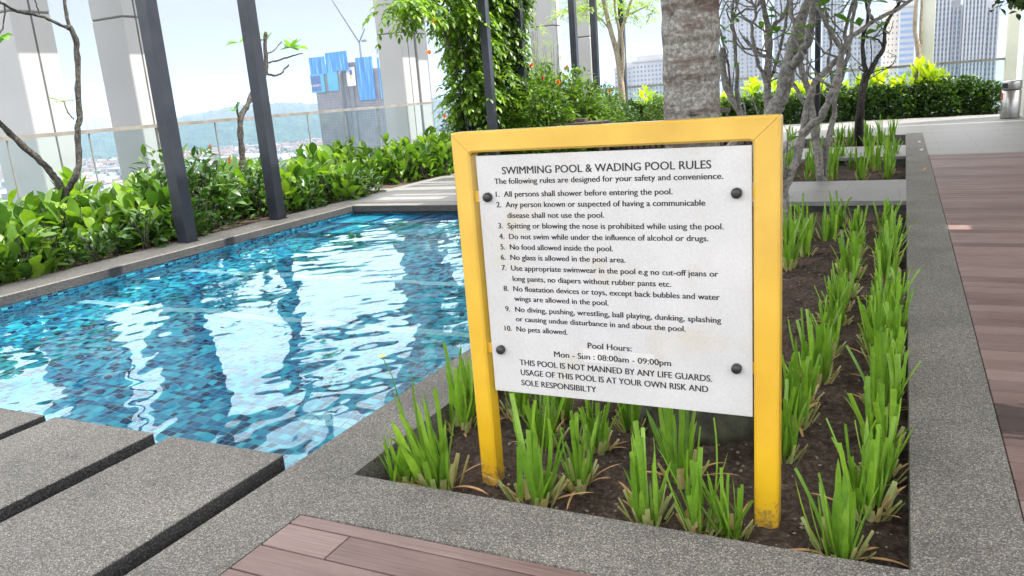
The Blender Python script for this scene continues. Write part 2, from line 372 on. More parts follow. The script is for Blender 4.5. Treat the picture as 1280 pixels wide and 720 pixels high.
M['cladding'] = mat_noise('white_cladding', (.31,.31,.313), (.35,.35,.352), .4, .35)
M['cladding_joint'] = mat_noise('dark_joint', (.05,.05,.05), (.08,.08,.08), 4, .6)
M['cream'] = mat_noise('cream_plaster', (.50,.52,.45), (.58,.59,.52), 1.5, .7)
M['steel'] = mat_noise('brushed_steel', (.30,.29,.28), (.42,.41,.40), 3, .30, .9, stretch=(1,1,30))
M['rail'] = mat_noise('rail_metal', (.22,.20,.18), (.32,.30,.27), 3, .35, .4)
M['dark_wood'] = mat_noise('dark_timber', (.045,.03,.026), (.09,.062,.054), 6, .6, stretch=(1,12,1))
M['soffit'] = mat_noise('soffit_plaster', (.55,.55,.53), (.62,.62,.6), 1, .8)
M['white_stone'] = mat_noise('pale_stone', (.6,.6,.58), (.7,.7,.68), 3, .5)
M['red'] = mat_noise('red_sticker', (.5,.03,.03), (.6,.05,.05), 5, .5)
M['dry'] = mat_noise('dry_leaf', (.30,.17,.07), (.45,.28,.13), 30, .8)
M['petal_w'] = mat_noise('white_petal', (.75,.75,.7), (.85,.85,.8), 20, .6)
M['black'] = mat_noise('dark_opening', (.01,.01,.01), (.02,.02,.02), 5, .6)

# ------------------------------------------------------------------ setting: roof terrace
POOL = (-7.65, -2.34, -2.5, 9.93); WZ_ = -.13; WSLOPE = .0235
PL = [(-2.02, .075, 2.41, 9.90), (-2.02, .075, 11.76, 14.84), (-2.02, .075, 16.9, 19.4)]
LBED = (-13.7, -8.2, -1.0, 11.75)
def slabs(name, rects, m, z0, z1):
    b = MB()
    for r in rects: b.box(r[0], r[1], r[2], r[3], z0, z1)
    return struct(b.build(name, m))
# granite kerbs
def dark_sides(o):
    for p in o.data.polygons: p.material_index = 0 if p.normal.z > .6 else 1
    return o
kb = MB()
kb.box(-2.34,-2.02,-2.5,19.7,-.34,0); kb.box(.075,.41,2.08,19.7,-.34,0); kb.box(-2.02,.075,2.08,2.41,-.34,0)
struct(kb.build('planter_kerb', M['granite']))
cp = MB(); cp.box(-8.2,-7.63,-2.5,9.93,-.10,0,.006); cp.box(-8.2,-2.34,9.93,10.32,-.10,0,.006)
dark_sides(struct(cp.build('pool_coping', [M['granite'],M['granite_dark']])))
lo = MB(); lo.box(-8.19,-7.70,-2.5,9.98,-.15,-.10); lo.box(-8.19,-2.345,9.985,10.31,-.15,-.10); struct(lo.build('coping_bed', M['granite_dark']))
cw = MB()
cw.box(-2.02,.075,9.90,11.76,-.055,-.002); cw.box(-2.02,.075,14.84,16.9,-.055,-.002); cw.box(-2.02,.075,19.4,19.7,-.34,-.002)
struct(cw.build('planter_crossing', M['paving']))
pv = rects_minus((-14.2,9,-6,28), [(-8.2,-2.34,-2.5,10.32),(-2.34,.41,2.08,19.7),(-2.345,9,-6,2.08),(.41,9,2.0,14.94),LBED,(-13.7,-8.3,12.0,24.2),(-8.3,2.23,25.15,26.3)])
slabs('paving', pv, M['paving'], -.1, -.003)
# timber decks : one separate board per plank, run along X
rd = random.Random(3); dk = MB()
def boards(x0, x1, y0, y1, wid=.1515, first=None, gap=.008):
    y = y1; k = 0
    while y > y0+.01:
        h = first if (k == 0 and first) else wid
        xs = [x0]; 
        while xs[-1] < x1-.01:
            L = rd.uniform(1.6,3.2) if not (k == 1 and len(xs) == 1 and first) else .285
            xs.append(min(x1, xs[-1]+L))
        for a, b in zip(xs, xs[1:]):
            if b-a > .02: dk.box(a+.002, b-.002, max(y0,y-h)+gap/2, y-gap/2, -.03, -.002, .0025)
        y -= h; k += 1
boards(-2.02, .406, -1.5, 2.078, first=.068)
boards(.413, 5.5, -1.5, 14.94)
struct(dk.build('timber_deck', M['deck']))
ud = MB(); ud.box(-2.02,.41,-1.5,2.08,-.12,-.034); ud.box(.41,6,-1.5,14.94,-.12,-.034); struct(ud.build('deck_base', M['black']))
# pool shell
fl = MB(); fl.box(-7.7,-2.34,-2.5,9.98,-.95,-.82); struct(fl.build('pool_floor', M['tile_floor']))
wl = MB(); wl.box(-7.9,-7.65,-2.5,10.1,-.95,-.101); wl.box(-2.345,-2.25,-2.5,10.1,-.95,-.345); struct(wl.build('pool_wall', M['tile_x']))
we = MB(); we.box(-7.65,-2.345,9.95,10.2,-.95,-.151); we.box(-7.65,-2.345,9.3,9.95,-.82,-.30); we.box(-7.65,-2.345,8.65,9.3,-.82,-.46); struct(we.build('pool_steps', M['tile_y']))
rg = np.random.default_rng(17); wx, wy = np.linspace(-7.65,-2.34,213), np.linspace(-2.5,9.95,499); GX, GY = np.meshgrid(wx, wy); GZ_ = np.zeros_like(GX)
for k in range(70):
    lam = .13*(1.7/.13)**rg.random(); th = rg.normal(.6,1.1); kk = 2*math.pi/lam; amp = rg.uniform(.4,1)*lam**1.02
    GZ_ += amp*np.sin(kk*(GX*math.cos(th)+GY*math.sin(th))+rg.random()*6.283+.6*np.sin(GX*.9*math.cos(th+1)+GY*.7+k))
GZ_ *= WSLOPE/np.sqrt((np.gradient(GZ_,wy,wx)[0]**2).mean())
wv = np.stack([GX,GY,WZ_+GZ_],-1).reshape(-1,3); ix = np.arange(213*499).reshape(499,213)
wt = link('pool_water', wv, np.stack([ix[:-1,:-1],ix[:-1,1:],ix[1:,1:],ix[1:,:-1]],-1).reshape(-1,4), M['water'], smooth=True); struct(wt)
wt.cycles.is_caustics_caster = True; sl.cycles.is_caustics_light = True
for nm_ in ('pool_floor','pool_wall','pool_steps'): bpy.data.objects[nm_].cycles.is_caustics_receiver = True
# soil beds
def soilbed(name, x0, x1, y0, y1, z, step, amp, seed):
    rg = np.random.default_rng(seed); nx = int((x1-x0)/step)+1; ny = int((y1-y0)/step)+1
    xs = np.linspace(x0,x1,nx); ys = np.linspace(y0,y1,ny)
    Z = rg.normal(0,1,(ny,nx))
    K = rg.normal(0,1,(ny//6+3,nx//6+3))
    big = np.array([[K[j//6][i//6]*(1-(j%6)/6)*(1-(i%6)/6)+K[j//6+1][i//6]*((j%6)/6)*(1-(i%6)/6)+K[j//6][i//6+1]*(1-(j%6)/6)*((i%6)/6)+K[j//6+1][i//6+1]*((j%6)/6)*((i%6)/6) for i in range(nx)] for j in range(ny)])
    Z = z+amp*(.45*Z+1.0*big)
    V = [(xs[i],ys[j],Z[j,i]) for j in range(ny) for i in range(nx)]
    F = [(j*nx+i,j*nx+i+1,(j+1)*nx+i+1,(j+1)*nx+i) for j in range(ny-1) for i in range(nx-1)]
    return struct(link(name, V, F, M['soil'], smooth=True))
soilbed('planter_soil', -2.02, .075, 2.41, 9.9, -.13, .022, .012, 1)
soilbed('planter_soil', -2.02, .075, 11.76, 14.84, -.15, .05, .012, 2)
soilbed('planter_soil', -2.02, .075, 16.9, 19.4, -.15, .06, .012, 3)
soilbed('bed_soil', *LBED, -.03, .15, .015, 4)
soilbed('bed_soil', -13.7, -8.3, 12.0, 24.2, -.03, .2, .015, 5)
soilbed('bed_soil', -8.3, 2.23, 25.15, 26.3, -.03, .2, .015, 6)
# crumbs and chips of soil
rg = np.random.default_rng(11); cb = MB()
for k in range(900):
    x, y = rg.uniform(-2.0,.06), 2.43+7.2*rg.random()**1.6; r = rg.uniform(.003,.011)
    a = rg.random((6,3))*.5-.25+np.array([(1,0,0),(-1,0,0),(0,1,0),(0,-1,0),(0,0,.7),(0,0,-.7)])
    cb.add(a*r+np.array([x,y,-.122]), [(0,2,4),(2,1,4),(1,3,4),(3,0,4),(2,0,5),(1,2,5),(3,1,5),(0,3,5)])
tag(cb.build('soil_crumbs', mat_noise('soil_crumb', (.06,.042,.033), (.28,.23,.19), 60, .9)), 'loose crumbs of earth and small stones scattered over the planter soil', 'soil', kind='stuff')
# building mass below, roof and wall to the right (out of frame, they shade the terrace)
pod = MB(); pod.box(-14.3,12,-8,27,-128,-1.0); struct(pod.build('building_podium', M['cream']))
ROOFZ = 4.6
sh = Vector((SUN.x/SUN.z, SUN.y/SUN.z))*ROOFZ
spots = [(.41,.62,8.16,8.30),(.30,.37,15.7,15.95),(.30,.36,17.3,17.6)]
holes = [(a+sh.x, b+sh.x, c+sh.y-.03, d+sh.y+.05) for a, b, c, d in spots]  # roof slots made up to drop sun spots on the floor
rf = MB()
for r in rects_minus((-6.4+sh.x, 6.6, -0.2, 22.0+sh.y), holes): rf.box(*r, ROOFZ, ROOFZ+.04)
ro = rf.build('canopy_roof', M['soffit']); struct(ro)
ec = MB(); ec.box(-15.2,-13.15,3,27.5,6,6.1); struct(ec.build('column_shade_slab', M['soffit']))  # unseen slab, added to shade the upper part of the white columns
pg = MB(); pg.box(-4.9,-4.15,-1,13.0,5.805,5.85)  # unseen slab and slats, added to shade the coping and stripe the far deck
yy_ = 11.5
for i in range(8): hh_ = (.42,.2,.55,.3,.16,.6,.34,.5)[i]; pg.box(-4.6,-2.0,yy_,yy_+hh_,5.70,5.74); yy_ += hh_+(.3,.12,.38,.1,.22,.3,.16,.2)[i]
struct(pg.build('shade_slats', M['post']))
rw = MB(); rw.box(2.66,9,23.3,24.2,-.003,ROOFZ-.01)
tag(rw.build('building_wall', M['cream']), 'cream plastered wall edge at the far right behind the steel bin', 'wall')

# ------------------------------------------------------------------ columns, rail, pergola posts
def clad_column(x0, x1, y0, y1, zj, label, seam=True):
    e = empty('clad_column', ((x0+x1)/2,(y0+y1)/2,-1), label, 'column', 'white clad columns beyond the railing')
    ox, oy = (x0+x1)/2, (y0+y1)/2
    b = MB(); b.box(x0-ox,x1-ox,y0-oy,y1-oy,-12,zj+1-.015,.02); b.box(x0-ox,x1-ox,y0-oy,y1-oy,zj+1+.015,14,.02); b.build('cladding', M['cladding'], e)
    j = MB(); j.box(x0-ox+.02,x1-ox-.02,y0-oy+.02,y1-oy-.02,zj+.95,zj+1.05)
    if seam: j.box(x1-ox-.01,x1-ox+.003,-.02,.02,-12,14)
    j.build('shadow_joint', M['cladding_joint'], e); return e
clad_column(-16.3,-15,10.02,10.85,3.69,'white clad column at the far left behind the forked tree')
clad_column(-15.98,-15,12.48,13.15,3.71,'white clad column between the forked tree and the nearest charcoal post')
clad_column(-15.95,-15,23.16,23.97,3.73,'white clad column right of the blue wrapped towers')
clad_column(-15.95,-15.05,24.2,24.9,3.73,'white clad column half hidden behind the flowering vine', False)
clad_column(-12.0,-11.1,26.9,27.6,3.7,'pale clad column between the two middle charcoal posts by the vine')
clad_column(-10.3,-9.75,26.9,27.6,3.2,'slim pale column behind the middle charcoal posts', False)
# glass railing
def railing(pts, label, h=1.44, step=1.55):
    e = empty('glass_railing', (*pts[0],0), label, 'railing'); o = np.array([*pts[0],0.])
    for (ax, ay), (bx, by) in zip(pts, pts[1:]):
        A, B = np.array([ax,ay,0.])-o, np.array([bx,by,0.])-o; d = B-A; L = np.linalg.norm(d); d /= L; nrm = np.array([-d[1],d[0],0])
        def bar(p, q, w, z0, z1):
            v = []
            for z in (z0,z1):
                for a, s in ((p,-1),(q,-1),(q,1),(p,1)): v.append(a+nrm*s*w/2+np.array([0,0,z]))
            return v, [(0,3,2,1),(4,5,6,7),(0,1,5,4),(1,2,6,5),(2,3,7,6),(3,0,4,7)]
        MB().add(*bar(A,B,.12,h-.07,h)).build('handrail', M['rail'], e)
        k = max(1,int(round(L/step))); 
        for i in range(k):
            p, q = A+d*(L*i/k+.012), A+d*(L*(i+1)/k-.012)
            MB().add(*bar(p,q,.012,-.1,h-.052)).build('glass_panel', M['glass'], e)
        for i in range(1,k):
            p = A+d*(L*i/k); MB().add(*bar(p-d*.008,p+d*.008,.03,-.1,h-.052)).build('mullion', M['rail'], e)
    return e
railing([(-13.9,4.0),(-13.9,23.0)], 'glass railing with a flat metal handrail beyond the bed left of the pool')
railing([(-13.8,26.4),(.36,26.4)], 'glass railing with thin handrail behind the grey tree trunks and hedge')
railing([(.74,26.4),(2.48,26.4)], 'short glass railing between the two cream columns')
for x0, x1, lab in ((.38,.73,'slim cream column rising from the hedge beside a tan trunk'),(2.49,2.78,'cream column behind the steel bin')):
    b = MB(); b.box(x0,x1,26.3,26.7,-.05,9,.01); tag(b.build('plaster_column', M['cream']), lab, 'column', 'cream columns at the far end')
posts = [(-8.02,7.04,'nearest and widest charcoal post, first from the left on the pool coping'),(-8.05,8.72,'second charcoal post from the left, standing on the coping in front of the crooked tree'),
 (-8.06,15.75,'charcoal post rising out of the flowering vine'),(-8.06,17.5,'charcoal post just right of the flowering vine'),(-8.06,20.95,'charcoal post left of the pale middle column'),
 (-8.06,22.6,'charcoal post against the slender airy tree'),(-8.06,25.2,'thin charcoal post right of the slender airy tree')]
for x, y, lab in posts:
    e = empty('pergola_post', (x,y,0), lab, 'post', 'charcoal pergola posts')
    b = MB(); b.box(-.085,.085,-.085,.085,-.1,5.6,.004); b.build('shaft', M['post'], e)
    b = MB(); b.box(-.1,.1,-.1,.1,-.02,.008); b.build('foot_plate', M['post'], e)
    b = MB(); b.box(-1.5,4.4,-.06,.06,5.6,5.8); b.build('arm', M['post'], e)
b = MB(); b.tube([(-1.873, 21.000, 0.005),(-1.884, 21.000, 3.090),((-1.884, 21.000, 3.090)[0],21,4.5)], .07, 10); tag(b.build('lamp_pole', M['post'], smooth=True), 'slim dark pole standing among the grey tree trunks', 'pole')

# ------------------------------------------------------------------ stepping slabs in the pool
for x0, x1, lab in ((-3.17,-2.455,'grey pebble stepping slab nearest the planter'),(-4.04,-3.29,'middle grey pebble stepping slab'),(-4.93,-4.13,'grey pebble stepping slab at the left edge of the photo'),):
    b = MB(); b.box(x0,x1,-1.2,2.475,-.115,0,.004)
    e = b.build('stepping_slab', [M['granite'],M['granite_dark']]); dark_sides(e); tag(e, lab, 'stepping slab', 'stepping slabs over the near end of the pool')
    b = MB(); b.box(x0+.02,x1-.02,-1.2,2.44,-.6,-.117); b.build('plinth', M['granite_dark'], e)

# ------------------------------------------------------------------ the sign
SY = 2.745
sg = empty('rules_sign', (-.975,SY,-.13), 'white pool rules board in a yellow painted metal frame standing in the planter', 'sign')
def loc_(v): return [(x+.975, y-SY, z+.13) for x, y, z in v]
def fbox(*a, bev=.009):
    v, f = bmesh_box(*a, bev); return loc_(v), f
FX0, FX1, IX0, IX1, FT, IT = -1.594, -.356, -1.517, -.442, 1.368, 1.288
fy0, fy1 = SY-.005, SY+.075
# each frame member is mitred at the top corners
def mitre(pts_out, y0, y1):
    # pts: outline polygon in XZ, extruded in Y, with chamfered front and back edges
    n = len(pts_out); P = np.array(pts_out); c = P.mean(0); V = []
    def inset(d):
        ln = []
        for i in range(n):
            p, q = P[i], P[(i+1)%n]; t = (q-p)/np.linalg.norm(q-p); nn = np.array([-t[1],t[0]])
            diag = abs(abs(t[0])-abs(t[1])) < .25 and np.linalg.norm(q-p) > .05
            ln.append((p+nn*(.0006 if diag else d), t))
        o = []
        for i in range(n):
            (p, t), (q, u) = ln[i-1], ln[i]; den = t[0]*u[1]-t[1]*u[0]
            o.append(q if abs(den) < 1e-4 else p+t*(((q-p)[0]*u[1]-(q-p)[1]*u[0])/den))
        return np.array(o)
    for q, y in ((inset(.008),y0),(P,y0+.008),(P,y1-.008),(inset(.008),y1)):
        for x, z in q: V.append((x,y,z))
    F = [tuple(range(n)), tuple(3*n+i for i in range(n-1,-1,-1))]
    for r in range(3):
        for i in range(n): j = (i+1)%n; F.append((r*n+i,(r+1)*n+i,(r+1)*n+j,r*n+j))
    return loc_(V), F
fr = MB()
rr = .014
def arc(cx, cz, r, a0, a1, k=5): return [(cx+r*math.cos(R(a0+(a1-a0)*i/k)), cz+r*math.sin(R(a0+(a1-a0)*i/k))) for i in range(k+1)]
outline = [(FX0,-.22)] + [(IX0,-.22)] + arc(IX0+rr,IT-rr,rr,180,90) + arc(IX1-rr,IT-rr,rr,90,0) + [(IX1,-.22),(FX1,-.22)] + arc(FX1-.012,FT-.012,.012,0,90) + arc(FX0+.012,FT-.012,.012,90,180)
legL = [(FX0,-.22),(IX0,-.22),(IX0,IT-rr),(FX0,FT-.09)]
# build as three solid members: left leg, right leg, top bar
la = [(FX0,-.22),(IX0,-.22)]+arc(IX0+rr,IT-rr,rr,180,135,3)+arc(FX0+.010,FT-.010,.010,135,180,3)
ra = [(IX1,-.22),(FX1,-.22)]+arc(FX1-.010,FT-.010,.010,0,45,3)+arc(IX1-rr,IT-rr,rr,45,0,3)
ta = arc(IX0+rr,IT-rr,rr,135,90,3)+arc(IX1-rr,IT-rr,rr,90,45,3)+arc(FX1-.010,FT-.010,.010,45,90,3)+arc(FX0+.010,FT-.010,.010,90,135,3)
for pts, nm in ((la,'leg'),(ra,'leg'),(ta,'top_bar')):
    # inset normal must point inward for CCW outline
    A = sum(p[0]*q[1]-q[0]*p[1] for p, q in zip(pts, pts[1:]+pts[:1]))
    if A < 0: pts = pts[::-1]
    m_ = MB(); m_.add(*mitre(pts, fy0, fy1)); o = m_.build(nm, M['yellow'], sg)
BY = SY+.012
bb = MB(); v, f = bmesh_box(-1.497,-.4485,BY,BY+.005,.297,1.273,.0012); bb.add(loc_(v), f)
brd = bb.build('panel', M['board'], sg)
for z in (1.113, .482):
    for x0, x1 in ((IX0-.004,-1.44),(-.51,IX1+.004)):
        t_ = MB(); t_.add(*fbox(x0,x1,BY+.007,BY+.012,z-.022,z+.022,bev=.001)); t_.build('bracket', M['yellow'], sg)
for x, z in ((-1.455,1.112),(-.498,1.114),(-1.452,.482),(-.503,.481)):
    k = MB(); prof = [(.0185*math.cos(R(a)), .014+.012*math.sin(R(a))) for a in range(0,86,12)]
    V = []; k.lathe([(.0185,0)]+prof+[(.0005,.0262)], sides=20)
    vv = np.vstack(k.v); vv = np.stack([vv[:,0]+x, BY-vv[:,2], vv[:,1]+z], 1); k.v = [np.array(loc_(vv))]
    kn = k.build('standoff_cap', M['rubber'], sg, smooth=True)
for x0, x1, z0, z1 in ((-1.093,-.967,.456,.511),(-.912,-.806,.466,.509)):
    t_ = MB(); t_.add(*fbox(x0,x1,BY-.0006,BY-.0001,z0,z1,bev=.0002)); t_.build('patch', M['patch'], sg)
LINES = [
 ('SWIMMING POOL & WADING POOL RULES', -1.3854, -0.584, 1.1997, 0.0285),
 ('The following rules are designed for your safety and convenience.', -1.4216, -0.5439, 1.1626, 0.0215),
 ('1.  All persons shall shower before entering the pool.', -1.4205, -0.7207, 1.1122, 0.0215),
 ('2.  Any person known or suspected of having a communicable', -1.4215, -0.6064, 1.071, 0.0215),
 ('disease shall not use the pool.', -1.377, -0.9789, 1.029, 0.0215),
 ('3.  Spitting or blowing the nose is prohibited while using the pool.', -1.4208, -0.5445, 0.9874, 0.0215),
 ('4.  Do not swim while under the influence of alcohol or drugs.', -1.4201, -0.5976, 0.9447, 0.0215),
 ('5.  No food allowed inside the pool.', -1.4186, -0.9508, 0.9024, 0.0215),
 ('6.  No glass is allowed in the pool area.', -1.4205, -0.9039, 0.8607, 0.0215),
 ('7.  Use appropriate swimwear in the pool e.g no cut-off jeans or', -1.4208, -0.5652, 0.8173, 0.0215),
 ('long pants, no diapers without rubber pants etc.', -1.3753, -0.7352, 0.774, 0.0215),
 ('8.  No floatation devices or toys, except back bubbles and water', -1.4192, -0.561, 0.7321, 0.0215),
 ('wings are allowed in the pool.', -1.3748, -0.9783, 0.6917, 0.0215),
 ('9.  No diving, pushing, wrestling, ball playing, dunking, splashing', -1.4193, -0.5572, 0.6468, 0.0215),
 ('or causing undue disturbance in and about the pool.', -1.3747, -0.6861, 0.6067, 0.0215),
 ('10.  No pets allowed.', -1.4291, -1.154, 0.5641, 0.0215),
 ('Pool Hours:', -1.0715, -0.8944, 0.5143, 0.0235),
 ('Mon - Sun : 08:00am - 09:00pm', -1.2168, -0.7438, 0.4677, 0.0235),
 ('THIS POOL IS NOT MANNED BY ANY LIFE GUARDS.', -1.3729, -0.5922, 0.4198, 0.0245),
 ('USAGE OF THIS POOL IS AT YOUR OWN RISK AND', -1.371, -0.6075, 0.377, 0.0245),
 ('SOLE RESPONSIBILTY', -1.3717, -1.0464, 0.3318, 0.0245)]
for txt, x0, x1, zb, cap in LINES:
    cu = bpy.data.curves.new('text_line','FONT'); cu.body = txt; cu.size = 1; cu.resolution_u = 4
    to = bpy.data.objects.new('tmp_text', cu); C.objects.link(to); bpy.context.view_layer.update()
    me = bpy.data.meshes.new_from_object(to.evaluated_get(bpy.context.evaluated_depsgraph_get()))
    bpy.data.objects.remove(to); bpy.data.curves.remove(cu)
    a = np.empty(len(me.vertices)*3); me.vertices.foreach_get('co', a); a = a.reshape(-1,3)
    lx, hx = a[:,0].min(), a[:,0].max(); sx = (x1-x0)/(hx-lx); sz = cap/.69
    q = np.stack([(a[:,0]-lx)*sx+x0+.975, np.full(len(a), BY-.0012-SY), a[:,1]*sz+zb+.13], 1)
    F = [tuple(p.vertices) for p in me.polygons]; bpy.data.meshes.remove(me)
    gap = None
    if '.  ' in txt:      # the numeral and its rule are separate pieces
        xs = np.sort(q[:,0]); k = int(np.argmax(np.diff(xs[xs < xs[0]+.09]))); gap = (xs[k]+xs[k+1])/2
    for nm, sel in (('rule_number', lambda x: x < gap),('text_line', lambda x: gap is None or x >= gap)):
        if nm == 'rule_number' and gap is None: continue
        fs = [f for f in F if sel(q[f[0],0])]; ids = sorted({i for f in fs for i in f}); mp_ = {i: k for k, i in enumerate(ids)}
        B = MB()          # three passes, a hair apart, give the strokes their weight
        for dx_, dy_ in ((-.00075,0),(0,.00015),(.00075,.0003)): B.add(q[ids]+np.array([dx_,dy_,0]), [tuple(mp_[i] for i in f) for f in fs])
        B.build(nm, M['ink'], brd)

# ------------------------------------------------------------------ leaf geometry
def leaf_batch(base, u, n, L, Wd, bend, prof, fold=.15, twist=None):
    """leaves as folded strips: base, direction u, normal n (arrays), length, width, bend in radians"""
    base, u, n = map(np.asarray, (base,u,n)); Nn = len(base); Rr = len(prof)
    u = u/np.linalg.norm(u,axis=1,keepdims=True); n = n-u*(n*u).sum(1,keepdims=True); n /= (np.linalg.norm(n,axis=1,keepdims=True)+1e-9); s = np.cross(u,n)
    ss = np.linspace(0,1,Rr); L = np.broadcast_to(L,(Nn,)); Wd = np.broadcast_to(Wd,(Nn,)); bend = np.broadcast_to(bend,(Nn,))
    V = np.zeros((Nn,Rr,3,3)); x = np.zeros(Nn); z = np.zeros(Nn)
    for i in range(Rr):
        ang = bend*ss[i]
        if i: 
            am = bend*(ss[i]+ss[i-1])/2; ds = L*(ss[i]-ss[i-1]); x = x+ds*np.cos(am); z = z-ds*np.sin(am)
        c = base+u*x[:,None]+n*z[:,None]; w_ = (Wd*prof[i]*.5)[:,None]; nn = n*np.cos(ang)[:,None]+u*np.sin(ang)[:,None]
        V[:,i,1] = c; V[:,i,0] = c-s*w_+nn*w_*fold*2; V[:,i,2] = c+s*w_+nn*w_*fold*2
    idx = np.arange(Nn*Rr*3).reshape(Nn,Rr,3)
    a = np.stack([idx[:,:-1,0],idx[:,:-1,1],idx[:,1:,1],idx[:,1:,0]],-1).reshape(-1,4); b = np.stack([idx[:,:-1,1],idx[:,:-1,2],idx[:,1:,2],idx[:,1:,1]],-1).reshape(-1,4)
    return V.reshape(-1,3), np.vstack([a,b])
OVAL = [.06,.55,.9,1,.86,.5,.04]; OBOV = [.08,.35,.66,.92,1,.74,.06]; STRAP = [.7,.85,1,1,.95,.85,.65,.06]; CUT = [.8,.95,1,1,.97,.92,.88,.84]; SML = [.1,.9,.95,.08]
def rv(rg, n): 
    a = rg.normal(size=(n,3)); return a/np.linalg.norm(a,axis=1,keepdims=True)
def npbuild(name, parts, m, parent=None, loc=None):
    V = []; F = []; k = 0
    for v, f in parts: V.append(v); F.append(f+k); k += len(v)
    V = np.vstack(V); F = np.vstack(F); me = bpy.data.meshes.new(name)
    me.vertices.add(len(V)); me.vertices.foreach_set('co', V.astype(np.float32).ravel())
    me.loops.add(F.size); me.loops.foreach_set('vertex_index', F.astype(np.int32).ravel())
    me.polygons.add(len(F)); me.polygons.foreach_set('loop_start', np.arange(0,F.size,4,dtype=np.int32)); 
    try: me.polygons.foreach_set('loop_total', np.full(len(F),4,dtype=np.int32))
    except Exception: pass
    me.polygons.foreach_set('use_smooth', np.ones(len(F),dtype=bool)); me.update(); me.validate(); me.materials.append(m)
    o = bpy.data.objects.new(name, me); C.objects.link(o)
    if parent: o.parent = parent
    if loc is not None: o.location = loc
    return o
# ---- strappy clumps
def clump(seed, n, h, cutfrac, spread=1.0, nst=22):
    rg = np.random.default_rng(seed); parts = []
    for prof, k in ((STRAP,int(n*(1-cutfrac))),(CUT,int(n*cutfrac))):
        if not k: continue
        fan = rg.integers(0,5,k); fa = rg.random(5)*6.283; fr_ = rg.uniform(.012,.05,5)
        th = fa[fan]+rg.normal(0,.35,k); r = fr_[fan]+rg.normal(0,.009,k)
        base = np.stack([r*np.cos(th), r*np.sin(th), rg.uniform(-.03,0,k)],1)
        tilt = np.clip(rg.normal(.22,.13,k),-.1,.5)*spread; dirn = th+rg.normal(0,.7,k)
        u = np.stack([np.sin(tilt)*np.cos(dirn), np.sin(tilt)*np.sin(dirn), np.cos(tilt)],1)
        nn = np.stack([-np.cos(dirn)*np.cos(tilt), -np.sin(dirn)*np.cos(tilt), np.sin(tilt)],1)+rv(rg,k)*.6
        L = h*rg.uniform(.42,1.0,k)**1.15; L[:max(2,k//6)] *= 1.15
        parts.append(leaf_batch(base,u,nn,L,rg.uniform(.016,.027,k),-rg.normal(.12,.22,k),prof,.22))
    lv = npbuild('strap_leaf_plant', parts, M['strap'])
    k = 4; th = rg.random(k)*6.283; tl_ = rg.uniform(.5,1.1,k); u = np.stack([np.sin(tl_)*np.cos(th),np.sin(tl_)*np.sin(th),np.cos(tl_)],1)
    npbuild('dry_leaf', [leaf_batch(np.stack([.03*np.cos(th),.03*np.sin(th),np.full(k,-.01)],1),u,np.stack([-np.cos(th),-np.sin(th),np.full(k,.8)],1),rg.uniform(.1,.24,k),rg.uniform(.010,.016,k),rg.uniform(.4,1.3,k),STRAP,.3)], M['dry'], lv)
    k = nst; th = rg.random(k)*6.283; r = rg.uniform(.03,.07,k)
    base = np.stack([r*np.cos(th), r*np.sin(th), np.full(k,-.02)],1); tilt = rg.uniform(.2,.62,k)
    u = np.stack([np.sin(tilt)*np.cos(th),np.sin(tilt)*np.sin(th),np.cos(tilt)],1); nn = np.stack([-np.cos(th),-np.sin(th),np.full(k,.5)],1)
    npbuild('trimmed_base', [leaf_batch(base,u,nn,rg.uniform(.07,.14,k),rg.uniform(.017,.026,k),0.0,CUT,.25)], M['stub'], lv)
    C.objects.unlink(lv); 
    for ch in lv.children: C.objects.unlink(ch)
    return lv
protoA = [clump(100+i, 24, .43, .35, 1.0) for i in range(7)]      # front clumps: loose, pointed
protoB = [clump(200+i, 27, .41, .65, .72) for i in range(8)]       # trimmed, upright rows
protoC = [clump(300+i, 20, .42, .7, .6, 6) for i in range(4)]
rnd = random.Random(8)
def put(proto, p, label, group, sc=1, rz=None):
    o = dup(rnd.choice(proto), (p[0],p[1],-.125), rnd.uniform(0,6.28) if rz is None else rz, (sc*rnd.uniform(.95,1.18),sc*rnd.uniform(.95,1.18),sc*rnd.uniform(.86,1.06))); tag(o, label, 'plant', group); return o
G1 = 'strappy green clumps in the near planter'
front = [((-1.907, 2.603, -0.120),.85,'small strappy green clump in the front left corner of the planter'),((-1.738, 2.633, -0.120),1.28,'tall strappy green clump at the front left of the planter, beside the yellow flower'),
 ((-1.948, 3.196, -0.120),1.05,'strappy green clump against the left kerb just left of the yellow sign leg'),((-1.996, 3.451, -0.120),.95,'strappy green clump on the left kerb, half hidden behind the left sign leg'),
 ((-1.291, 2.626, -0.120),1.1,'strappy green clump at the front kerb just right of the left sign leg'),((-0.816, 2.639, -0.120),.97,'tall leaning strappy clump at the front kerb below the middle of the board'),
 ((-0.625, 2.619, -0.120),.88,'strappy green clump at the front kerb, second from the right sign leg'),((-0.504, 2.636, -0.120),.75,'short strappy clump at the front kerb beside the right sign leg'),
 ((-1.166, 2.820, -0.120),.85,'narrow upright strappy clump behind the front row, below the board'),((-1.211, 3.157, -0.120),.85,'strappy clump in the third row back below the board'),
 ((-1.460, 3.137, -0.120),.95,'strappy clump behind the left sign leg, under the lower edge of the board'),((-1.125, 3.421, -0.120),.85,'strappy clump left of the palm base under the board'),
 ((-0.779, 3.000, -0.120),.95,'tall strappy clump in front of the palm base'),((-1.741, 3.432, -0.120),.9,'strappy clump deep under the lower left corner of the board'),((-1.515, 3.452, -0.120),.9,'strappy clump deep under the lower edge of the board, right of the corner one')]
for i, (p, sc, lab) in enumerate(front): put(protoA if i not in (8,9,11) else protoB, p, lab, G1, sc)
put(protoB, (-0.417, 3.311, -0.120), 'strappy green clump just right of the right sign leg', G1, .9)
